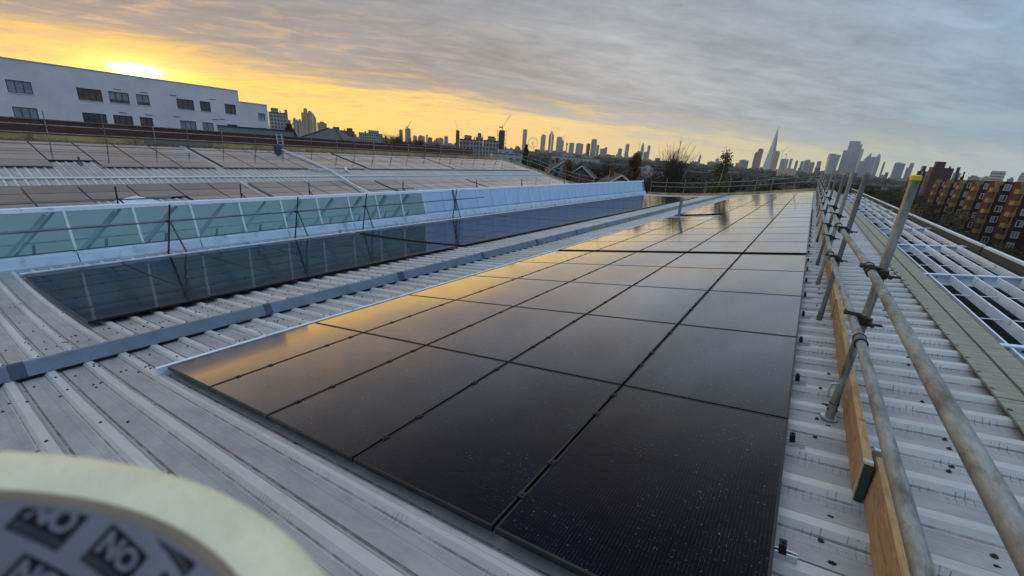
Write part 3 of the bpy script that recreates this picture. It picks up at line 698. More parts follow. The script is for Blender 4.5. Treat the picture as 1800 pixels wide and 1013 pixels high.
# ------------------------------------------------------------------ scaffold tube guardrails
TR = .02415
def coupler_mesh(dx, s=1.0):
    mb = MB()
    mb.tube((0, -.026, 0), (0, .026, 0), TR + .007, 'rust_iron', 14)
    mb.tube((dx, .0, -.026), (dx, .0, .026), TR + .007, 'rust_iron', 14)
    mb.box(.012, max(.03, dx - .012), -.022, .022, -.022, .022, 'rust_iron')
    for zz_ in (-.020, .020):
        mb.tube((-.055, zz_, TR + .010), (.052, zz_, TR + .010), .007, 'rust_iron', 6)
        mb.tube((-.066, zz_, TR + .010), (-.052, zz_, TR + .010), .014, 'rust_iron', 6, smooth=False)
    mb.tube((dx + TR + .008, -.075, .0), (dx + TR + .008, .075, .0), .007, 'rust_iron', 6)
    mb.tube((dx + TR + .008, .062, 0), (dx + TR + .008, .078, 0), .014, 'rust_iron', 6, smooth=False)
    mb.tube((dx + TR + .008, -.078, 0), (dx + TR + .008, -.062, 0), .014, 'rust_iron', 6, smooth=False)
    mb.bar((dx + .01, -.05, 0), (dx + .085, -.02, 0), .022, .012, 'rust_iron')
    return mb.mesh('coupler')
def coupler_simple():
    mb = MB(); mb.box(-.035, .075, -.035, .035, -.032, .032, 'rust_iron'); mb.bar((.07, -.06, 0), (.07, .06, 0), .02, .02, 'rust_iron'); return mb.mesh('coupler')
cpl, cps = coupler_mesh(.052), coupler_simple()
g = thing('guardrail', 'galvanised scaffold tube guardrail running away along the right side of the near array', 'guardrail')
posts = [(.485, 3.43, .02), (.432, 5.80, .015), (.425, 7.75, .055), (.425, 9.55, .02), (.425, 12.9, .0), (.425, 16.6, .03), (.425, 20.0, .03), (.425, 23.6, -.01), (.425, 27.0, -.02), (.425, 30.6, .0), (.425, 34.2, 0), (.425, 38.0, 0), (.425, 42.0, 0), (.425, 46.0, 0), (.425, 50.0, 0)]
for i, (x, y, zt) in enumerate(posts):
    zb = near(x) + .03; mt_ = ['galv', 'galv_dark', 'galv', 'galv_dark', 'galv_dark', 'galv', 'galv_dark'][i % 7]
    n_ = 20 if i < 4 else 10
    mb = MB(); mb.tube((x, y, zb), (x, y, zt), TR, mt_, n_, caps=(i not in (0, 3)))
    if i < 6:
        mb.tube((x, y, zb - .012), (x, y, zb + .13), TR + .0035, mt_, n_); mb.tube((x, y, zb + .10), (x, y, zb + .104), TR + .006, 'rust_iron', n_)
        for a0 in (0.6, 2.7): mb.tube((x, y, zb + .055), (x + .034 * math.cos(a0 + 3.1), y + .034 * math.sin(a0 + 3.1), zb + .055), .007, 'rust_iron', 6)
    p_ = mb.build('post', g)
    if i < 8:
        m2 = MB(); m2.tube((x, y, zb - .02), (x, y, zb - .008), .052, 'bright_steel', 18); m2.build('base_plate', p_)
    if i in (0, 3):
        m2 = MB(); m2.tube((x, y, zt - .018), (x, y, zt + .007), TR + .003, 'yellow_cap' if i == 0 else 'orange_cap', 20); m2.tube((x, y, zt + .007), (x, y, zt + .011), TR + .001, 'yellow_cap' if i == 0 else 'orange_cap', 20, r2=TR - .006); m2.build('end_cap', p_)
mb = MB(); mb.tube((.47, 3.41, -1.35), (.425, 3.36, -1.35), .007, 'bright_steel', 8); mb.tube((.425, 3.36, -1.345), (.423, 3.355, -1.44), .008, 'bright_steel', 8); mb.tube((.45, 3.39, -1.35), (.435, 3.37, -1.35), .013, 'bright_steel', 6); mb.build('locking_pin', g)
def run(nodes, mt_):
    for j, (a_, b2_) in enumerate(zip(nodes, nodes[1:])):
        d_ = (Vector(b2_) - Vector(a_)).normalized() * (.0)
        mb = MB(); mb.tube(a_, b2_, TR, mt_ if j % 2 == 0 else 'galv', 24 if j < 2 else 10, caps=True)
        q = Vector(b2_)
        mb.build('rail', g)
run([(.447, -2.6, -.59), (.437, 3.62, -.567)], 'galv')
run([(.436, 3.63, -.568), (.372, 6.3, -.572), (.368, 12.8, -.575), (.368, 19.0, -.575), (.368, 25.2, -.575), (.368, 31.5, -.575), (.368, 37.8, -.575), (.368, 44, -.575), (.368, 50.3, -.575)], 'galv')
run([(.447, -2.6, -.90), (.432, 3.0, -.885)], 'galv')
run([(.431, 3.01, -.885), (.366, 6.1, -.89), (.362, 12.3, -.893), (.362, 18.6, -.893), (.362, 25, -.893), (.362, 31.2, -.893), (.362, 37.6, -.893), (.362, 44, -.893), (.362, 50.3, -.893)], 'galv')
for i, (x, y, zt) in enumerate(posts):
    rx = .437 if i == 0 else .372
    for zz_ in (-.568, -.888):
        dz = zz_ - (0 if i else .003)
        link('coupler', cpl if i < 5 else cps, g, (rx, y, dz), (0, 0, random.uniform(-.12, .12) if i < 5 else 0))
for x, y, z in ((.4372, 3.56, -.5675), (.432, 2.95, -.8855), (.372, 6.35, -.572), (.366, 6.15, -.89), (.374, 4.7, -.0)):
    if z == 0: continue
    mb = MB(); mb.tube((x, y - .05, z), (x, y + .05, z), TR + .005, 'galv_dark', 18); mb.tube((x, y - .052, z), (x, y - .044, z), TR + .009, 'rust_iron', 18); mb.tube((x, y + .044, z), (x, y + .052, z), TR + .009, 'rust_iron', 18); mb.build('sleeve', g)
# toe boards along it
bd = [(.600, -2.9, 2.60), (.558, 2.50, 6.05), (.548, 6.0, 9.6), (.54, 9.55, 13.1), (.535, 13.0, 16.6), (.53, 16.5, 20.1), (.53, 20.0, 25.0), (.53, 24.9, 30), (.53, 29.9, 36), (.53, 35.9, 43), (.53, 42.9, 50.2)]
for i, (x, y0_, y1_) in enumerate(bd):
    t0 = thing('toe_board', 'timber toe board on edge beside the near guardrail, %s board' % ('nearest' if i == 0 else nth(i + 1) + ' nearest'), 'toe board', (x, y0_, near(x) + .036), 0, 'toe boards along the near guardrail')
    t0.rotation_euler = (0, R_(-3 if i else 0), 0)
    m2 = MB(); m2.box(0, .038, 0, y1_ - y0_, 0, .225, 'timber'); m2.build('board', t0)
    m2 = MB(); L_ = y1_ - y0_
    for ya in (0.0, L_ - .04): m2 = MB(); m2.box(-.0015, .0395, ya + (.10 if ya else .02), ya + (.13 if ya else .05), -.001, .2265, 'aluminium'); m2.build('end_band', t0)
    if i < 2:
        m2 = MB(); m2.box(.001, .037, (-.002 if i else L_ - .001), (.0 if i else L_ + .001), .002, .223, 'green_paint'); m2.build('painted_end', t0)
mb = MB(); mb.box(.602, .640, 2.36, 2.70, -1.394, -1.391, 'aluminium'); mb.box(.566, .602, 2.36, 2.85, -1.400, -1.397, 'aluminium')

def stand(parent, x, y, ztop, lean, zr_):
    m2 = MB(); m2.tube((x, y - .12, zr_), (x + .02, y + .12 * lean, ztop), TR, 'rust_iron', 8); m2.build('post', parent)
    m2 = MB(); m2.tube((x + .22, y + .30, zr_), (x + .04, y + .02, -2.62 if ztop > -2.5 else ztop + .2), TR, 'galv_dark', 8); m2.build('brace', parent)
    m2 = MB(); m2.box(x + .10, x + .34, y + .2, y + .42, zr_ - .01, zr_ + .012, 'timber_far'); m2.build('foot_pad', parent)
g2 = thing('guardrail', 'single tube guardrail on leaning A-frame stands in front of the glass skylight', 'guardrail')
for a_, b2_ in (((-15.2, -2.8, -2.745), (-15.2, 5.9, -2.735)), ((-15.26, 5.6, -2.735), (-15.26, 13.4, -2.745)), ((-15.2, 13.0, -2.74), (-15.2, 19.3, -2.715))): mb = MB(); mb.tube(a_, b2_, TR, 'galv_dark', 8); mb.build('rail', g2)
if 0: mb.tube((-15.2, -2.8, -2.745), (-15.2, 5.9, -2.735), TR, 'galv_dark', 8); mb.tube((-15.24, 5.6, -2.735), (-15.22, 13.4, -2.745), TR, 'galv_dark', 8); mb.tube((-15.18, 13.0, -2.74), (-15.2, 19.3, -2.715), TR, 'galv_dark', 8); mb.build('rail', g2)
for y, zt in ((-1.2, -2.2), (4.4, -2.26), (8.25, -2.2), (11.2, -2.2), (16.8, -2.17)):
    stand(g2, -15.2, y, zt, 1, near(-15.2) + .03)
    link('coupler', cps, g2, (-15.2, y, -2.735))
g3 = thing('guardrail', 'dark tube guardrail standing behind the skylight roof', 'guardrail')
mb = MB(); mb.tube((-18.5, -2.5, -2.52), (-18.5, 5.6, -2.51), TR, 'galv_dark', 8); mb.build('rail', g3); mb = MB(); mb.tube((-18.5, 13.9, -2.52), (-18.5, 17.0, -2.51), TR, 'galv_dark', 8); mb.build('rail', g3)
for y in (.2, 4.1, 7.85, 10.7, 16.15, 22.5, 28.0, 35.0, 42.0):
    m2 = MB(); m2.tube((-18.5, y, far(-18.5) + .03), (-18.5, y + .05, -2.09), TR, 'rust_iron', 8); m2.build('post', g3)
    m2 = MB(); m2.tube((-18.5, y + .02, -2.42), (-18.45, y + .26, -2.75), TR, 'rust_iron', 8); m2.build('brace', g3)
g4 = thing('guardrail', 'long scaffold tube guardrail in front of the brown parapet wall at left', 'guardrail')
y = 1.3; i = 0
tops = [.11, .12, .12, .13, -.25, -.30, -.24, -.1, -.30, .0]
ly = []
while y < 50.2:
    m2 = MB(); m2.tube((-36.95, y, far(-36.95) + .0), (-36.92, y, tops[i % 10]), TR + .004, 'galv_dark' if i % 2 else 'galv', 8); m2.build('post', g4)
    link('coupler', cps, g4, (-37.0, y, -.64)); ly.append(y); y += [2.3, 2.25, 2.5, 2.5, 1.9, 2.2][i % 6]; i += 1
for zz_ in (-.655, -1.09):
    for a_ in range(8):
        mb = MB(); mb.tube((-37.0, -2.5 + a_ * 6.6, zz_ + .01 * a_), (-37.0, 4.12 + a_ * 6.6, zz_ + .01 * a_ + .01), TR + .002, 'galv', 8); mb.build('rail', g4)
bw = [(-2.9, 3.1, 'timber_far'), (3.12, 10.3, 'timber_far'), (10.35, 14.3, 'timber_grey'), (14.35, 20.8, 'timber_far'), (20.85, 29, 'timber_far'), (29.05, 38, 'timber_far'), (38.1, 50.2, 'timber_far')]
for i, (a_, b2_, mt_) in enumerate(bw):
    m2 = MB(); m2.box(-37.17, -37.12, a_, b2_, -1.46, -1.17, mt_)
    tag(m2.build('toe_board'), '%s timber board below the brown parapet wall, %s from the left' % ('grey' if mt_ == 'timber_grey' else 'ochre', nth(i + 1)), 'toe board', 'timber boards along the brown parapet wall')
# rails over the far end of the roof
def endrail(name_lbl, xs, zf, gname):
    gg = thing('guardrail', name_lbl, 'guardrail')
    for k, x in enumerate(xs):
        m2 = MB(); m2.tube((x, 50.55, zf(x) - .1), (x, 50.55, zf(x) + 1.75 + .15 * math.sin(k * 2.1)), TR + .003, 'galv', 8); m2.build('post', gg)
        for h in (.95, 1.40): link('coupler', cps, gg, (x, 50.52, zf(x) + h))
    for h in (.95, 1.40):
        for a_, b2_ in zip(xs, xs[1:]): m2 = MB(); m2.tube((a_, 50.5, zf(a_) + h), (b2_, 50.5, zf(b2_) + h), TR + .002, 'galv', 8); m2.build('rail', gg)
    return gg
endrail('tube guardrail with two rails across the far end of the near roof', [.55, -1.4, -3.3, -4.7, -7.1, -9.4, -11.6, -13.6, -15.3], lambda x: near(max(x, -15.6)), '')
endrail('tube guardrail following the curved far end of the roof behind the skylight', [-18.6, -20.6, -22.6, -24.6, -26.6, -28.6, -30.6, -32.6, -34.6, -36.6], far, '')
for nm_, zf, xs in (('near', near, [1.4, -3.9, -8.5, -12.2, -15.5]), ('far', far, [-18.2, -22.0, -26.0, -30.0, -33.5, -37.0])):
    for i, (a_, b2_) in enumerate(zip(xs, xs[1:])):
        m2 = MB(); n = 6
        pts = []
        for k in range(n + 1):
            x = a_ + (b2_ - a_) * k / n + (-.01 if k == 0 else 0); z = zf(x)
            pts += [(x, 50.30, z + .04), (x, 50.345, z + .04), (x, 50.345, z + .30), (x, 50.30, z + .30)]
        f = [(4 * k + j, 4 * k + (j + 1) % 4, 4 * k + 4 + (j + 1) % 4, 4 * k + 4 + j) for k in range(n) for j in range(4)] + [(3, 2, 1, 0), (4 * n, 4 * n + 1, 4 * n + 2, 4 * n + 3)]
        m2.poly(pts, f, 'timber_far'); m2.extrude([(0, 0)], 0, 0, 'timber_far', False) if False else None
        tag(m2.build('toe_board'), 'edge board across the far end of the %s roof, %s from the right' % ('near' if nm_ == 'near' else 'left hand', nth(i + 1)), 'toe board', 'edge boards across the far roof end')

# ------------------------------------------------------------------ bits on the roof behind the skylight
mb = MB(); pts = [(-36.4, 19.05), (-33, 19.25), (-30, 19.3), (-27, 19.0), (-23.4, 18.3), (-20.5, 17.6)]
for p0, p1 in zip(pts, pts[1:]): mb.bar((p0[0], p0[1], far(p0[0]) + .24), (p1[0], p1[1], far(p1[0]) + .22), .10, .08, 'white_tube')
tag(mb.build('cable_tray'), 'long white cable tray running down across the panels behind the skylight', 'cable tray')
mb = MB(); mb.box(-36.9, -36.55, 18.7, 19.2, far(-36.7) + .02, far(-36.7) + .5, 'flashing_dark'); mb.tube((-36.7, 18.95, far(-36.7) + .5), (-36.7, 18.95, far(-36.7) + .62), .12, 'flashing', 10); tag(mb.build('hopper_box'), 'dark blue box at the top end of the white cable tray', 'box')
mb = MB(); mb.bar((-30.6, 17.8, far(-30.6) + .2), (-30.2, 20.8, far(-30.2) + .2), .14, .08, 'white_tube'); mb.bar((-30.2, 20.75, far(-30.2) + .2), (-30.9, 21.1, far(-30.9) + .2), .14, .08, 'white_tube')
tag(mb.build('cable_tray'), 'short white cable tray crossing the long one at the roof step', 'cable tray')
mb = MB(); bx, by, bz = -25.2, 6.35, far(-25.2) + .04
mb.poly([(bx - .45, by - .75, bz + .14), (bx + .5, by - .65, bz + .12), (bx + .45, by + .75, bz + .10), (bx - .5, by + .7, bz + .14), (bx, by - .05, bz + .42), (bx - .1, by + .1, bz + .02)], [(0, 1, 4), (1, 2, 4), (2, 3, 4), (3, 0, 4), (1, 0, 5), (2, 1, 5), (3, 2, 5), (0, 3, 5)], 'tarp')
tag(mb.build('tarpaulin'), 'small peaked white tarpaulin in the gap between the panels behind the skylight', 'tarpaulin')
mb = MB()
for k in range(3): mb.tube((bx + .55, by - .9 + .5 * k, bz + .06), (bx + .6, by - .5 + .5 * k, bz + .07), .10, 'bag', 8, r2=.08)
tag(mb.build('tool_bag'), 'dark bags lying in front of the white tarpaulin', 'bag')
mb = MB(); mb.tube((-31.6, 5.9, far(-31.6)), (-31.6, 5.9, far(-31.6) + .16), .12, 'flashing', 8); mb.tube((-31.6, 5.9, far(-31.6) + .16), (-31.6, 5.9, far(-31.6) + .42), .05, 'flashing_dark', 8)
tag(mb.build('roof_vent'), 'small blue grey roof vent in the gap of the upper array', 'vent')

# ------------------------------------------------------------------ left: brown parapet wall, ladder, grey block, white building
wl = thing('brick_parapet', 'long dark brown brick parapet wall behind the left guardrail', 'parapet wall')
mb = MB(); mb.box(-52.4, -52.0, -8, 62, -15.2, -.53, 'rust_wall'); mb.build('wall', wl)
mb = MB(); mb.box(-52.45, -51.95, -8, 62, -.529, -.45, 'timber_grey'); mb.build('coping', wl)
ld_ = thing('ladder', 'pale access ladder against the brown parapet wall by the cable tray', 'ladder', (-37.6, 19.4, -1.5))
for yy in (0, .42): m2 = MB(); m2.bar((0, yy, 0), (-.15, yy, 1.35), .06, .03, 'aluminium'); m2.build('stile', ld_)
for k in range(5): m2 = MB(); m2.tube((-.03 * k - .02, 0, .2 + .25 * k), (-.03 * k - .02, .42, .2 + .25 * k), .016, 'aluminium', 6); m2.build('rung', ld_)
gb = thing('roof_cabin', 'flat grey green rooftop cabin at the foot of the white building', 'cabin')
mb = MB(); mb.box(-60, -56, 23.9, 31.0, -15.2, .10, 'render_grey'); mb.build('wall', gb); mb = MB(); mb.box(-60.1, -55.9, 23.8, 31.1, .102, .20, 'concrete'); mb.build('roof', gb)
def holed(mb, x, y0_, y1_, z0_, z1_, holes, mat, dep=.14, sgn=1):
    ys = sorted({y0_, y1_} | {h[0] for h in holes} | {h[1] for h in holes}); zs = sorted({z0_, z1_} | {h[2] for h in holes} | {h[3] for h in holes})
    for a_, b2_ in zip(ys, ys[1:]):
        for c_, d_ in zip(zs, zs[1:]):
            my, mz = (a_ + b2_) / 2, (c_ + d_) / 2
            if any(h[0] < my < h[1] and h[2] < mz < h[3] for h in holes): continue
            mb.poly([(x, a_, c_), (x, b2_, c_), (x, b2_, d_), (x, a_, d_)], [(0, 1, 2, 3)], mat)
    xi = x - dep * sgn
    for h in holes:
        a_, b2_, c_, d_ = h[:4]
        mb.poly([(x, a_, c_), (x, b2_, c_), (x, b2_, d_), (x, a_, d_), (xi, a_, c_), (xi, b2_, c_), (xi, b2_, d_), (xi, a_, d_)], [(0, 1, 5, 4), (1, 2, 6, 5), (2, 3, 7, 6), (3, 0, 4, 7)], mat)
wb = thing('apartment_building', 'large white brick building under the setting sun with two rows of windows', 'building')
win = [(8.99, 10.79, 1.80, 3.0, 'c', 3), (14.22, 16.31, 1.75, 3.02, 'b', 4), (16.9, 18.75, 1.81, 3.02, 'm', 3), (19.45, 20.71, 1.84, 3.05, 'm', 2), (23.56, 25.46, 1.84, 3.08, 'b', 3), (26.16, 27.41, 1.84, 3.10, 'k', 2), (29.18, 30.58, 1.84, 3.12, 'b', 2),
       (8.96, 10.74, -.62, .42, 'c', 3), (14.23, 16.3, -.85, .42, 'd', 4), (16.9, 18.71, -.85, .43, 'b', 3), (19.4, 20.69, -.85, .43, 'b', 2), (23.56, 25.37, -.85, .43, 'c', 3), (26.13, 27.43, -.85, .42, 'c', 2), (29.19, 30.53, -.85, .44, 'd', 2),
       (3.4, 5.2, 1.80, 3.0, 'c', 3), (3.4, 5.2, -.62, .42, 'c', 3)]
for f_ in range(1, 5): win += [(a_, b2_, -.75 - 2.55 * f_, .42 - 2.55 * f_, random.choice('cbk'), n__) for a_, b2_, _, _, _, n__ in win[7:14]]
w2_ = [(33.57, 34.57, 1.49, 2.36, 'c', 2), (33.54, 34.67, -.75, .30, 'd', 2)]
mb = MB(); holed(mb, -70, -14, 31.12, -15.2, 5.0, win, 'white_brick')
mb.poly([(-70, -14, 5), (-70, 31.12, 5), (-92, 31.12, 5), (-92, -14, 5), (-70, -14, -15.2), (-70, 31.12, -15.2), (-92, 31.12, -15.2), (-92, -14, -15.2)], [(0, 1, 2, 3), (1, 5, 6, 2), (2, 6, 7, 3), (0, 3, 7, 4)], 'white_brick')
holed(mb, -70.02, 31.12, 35.0, -15.2, 3.6, w2_, 'white_brick')
mb.poly([(-70.02, 31.12, 3.6), (-70.02, 35, 3.6), (-86, 35, 3.6), (-86, 31.12, 3.6), (-70.02, 35, -15.2), (-86, 35, -15.2)], [(0, 1, 2, 3), (1, 4, 5, 2)], 'white_brick'); mb.build('wall', wb)
mb = MB(); mb.box(-92.05, -69.93, -14, 31.17, 5.001, 5.09, 'coping'); mb.box(-86.05, -69.95, 31.19, 35.06, 3.601, 3.68, 'coping'); mb.build('parapet_coping', wb)
mm = {'c': 'win_curtain', 'b': 'win_brown', 'm': 'win_curtain', 'd': 'win_dark', 'k': 'win_dark'}
for (a_, b2_, c_, d_, kd, n__) in win + w2_:
    x = -70.13 if a_ < 31 else -70.15
    f = MB(); t2 = .06
    f.box(x, x + .05, a_, b2_, c_, c_ + t2, 'win_frame'); f.box(x, x + .05, a_, b2_, d_ - t2, d_, 'win_frame')
    for k in range(n__ + 1): yy = a_ + (b2_ - a_ - t2) * k / n__; f.box(x, x + .049, yy, yy + t2, c_ + t2, d_ - t2, 'win_frame')
    w_ = f.build('window', wb); f = MB(); f.box(x - .03, x + .01, a_ + .001, b2_ - .001, c_ + .001, d_ - .001, mm[kd])
    if kd == 'm': f.box(x + .011, x + .02, a_ + .06, b2_ - .06, c_ + .06, c_ + (d_ - c_) * .30, 'win_brown')
    f.build('pane', w_)
    f = MB(); f.box(-70.05, -69.94, a_ - .05, b2_ + .05, c_ - .07, c_ - .004, 'coping'); f.build('sill', w_)
for a_, z_ in ((17.4, 3.28), (19.9, 3.28), (22.9, 3.35), (27.4, 3.45), (17.5, .72), (20.0, .72), (22.9, .80), (27.4, .88), (28.3, 1.0)):
    f = MB(); f.box(-70.03, -69.97, a_, a_ + .75, z_, z_ + .07, 'win_frame'); f.build('air_vent', wb)

# ------------------------------------------------------------------ red brick flats on the right
rb = thing('red_brick_flats', 'dark red brick flats with stepped bays white windows and ochre balconies at right', 'building')
bays = [(41.6, 154.0, 1.45), (39.7, 164.5, 1.35), (38.9, 177.0, 1.25), (38.4, 191.0, 1.15), (38.0, 204.5, 1.05), (37.6, 218.0, .9)]
mb = MB(); mb.box(47.5, 60, 148, 231, -15.2, .9, 'red_brick'); mb.box(44.2, 62, 132, 147.9, -15.2, 1.7, 'shaded_red_brick'); mb.build('wall', rb)
for i, (x0, y, zt) in enumerate(bays):
    b0 = MB(); b0.box(x0 + .02, 47.6, y, y + 8.4, -15.2, zt, 'red_brick'); b0.box(x0 - .08, 47.4, y - .1, y + 8.5, zt + .001, zt + .14, 'concrete'); by_ = b0.build('bay', rb)
    for f_ in range(6):
        zc_ = zt - 1.35 - 2.72 * f_; xw = x0 + .95
        f = MB(); f.box(xw, xw + .14, y - .07, y + .02, zc_ - .8, zc_ + .8, 'frame_white'); f.box(xw + 1.16, xw + 1.30, y - .07, y + .02, zc_ - .8, zc_ + .8, 'frame_white'); f.box(xw + .14, xw + 1.16, y - .07, y + .02, zc_ + .66, zc_ + .8, 'frame_white'); f.box(xw + .14, xw + 1.16, y - .07, y + .02, zc_ - .8, zc_ - .66, 'frame_white'); f.box(xw + .60, xw + .70, y - .06, y + .02, zc_ - .66, zc_ + .66, 'frame_white'); w_ = f.build('window', by_)
        f = MB(); f.box(xw + .14, xw + .60, y - .03, y - .01, zc_ - .66, zc_ + .66, 'win_curtain' if (i + f_) % 3 else 'win_dark'); f.box(xw + .70, xw + 1.16, y - .03, y - .01, zc_ - .66, zc_ + .66, 'win_dark' if (i * f_) % 2 else 'win_curtain'); f.build('pane', w_)
        f = MB(); f.box(x0 + 3.4, x0 + 4.3, y - .06, y + .02, zc_ - .7, zc_ + .7, 'win_dark'); f.build('window', by_)
        f = MB(); f.box(x0 - .02, x0 + .019, y + 1.0, y + 2.6, zc_ - .7, zc_ + .8, 'win_dark'); f.build('window', by_)
        f = MB(); f.box(x0 - .95, x0 + .10, y - .62, y - .50, zc_ - 1.35, zc_ - .30, 'ochre'); f.box(x0 - .95, x0 - .85, y - .49, y + 2.4, zc_ - 1.35, zc_ - .30, 'ochre'); f.box(x0 - .84, x0 - .01, y - .49, y + 2.4, zc_ - 1.50, zc_ - 1.36, 'concrete'); f.build('balcony', rb)
        f = MB(); f.box(x0 - .20, x0 + .0, y - .60, y - .40, zc_ - .299, zc_ + 1.24, 'ochre'); f.build('balcony_post', rb)
    f = MB(); f.box(x0 - .95, x0 + .5, y - .62, y - .12, zt - .85, zt + .10, 'ochre'); f.build('cornice_panel', rb)

# ------------------------------------------------------------------ ground
tag(link('ground', (lambda m_: (m_.poly([(-4400, -400, -15.2), (2400, -400, -15.2), (2400, 5450, -15.2), (-4400, 5450, -15.2)], [(0, 1, 2, 3)], 'ground'), m_.mesh('ground'))[1])(MB())), 'dark wooded ground far below the roof', None, None, 'structure')
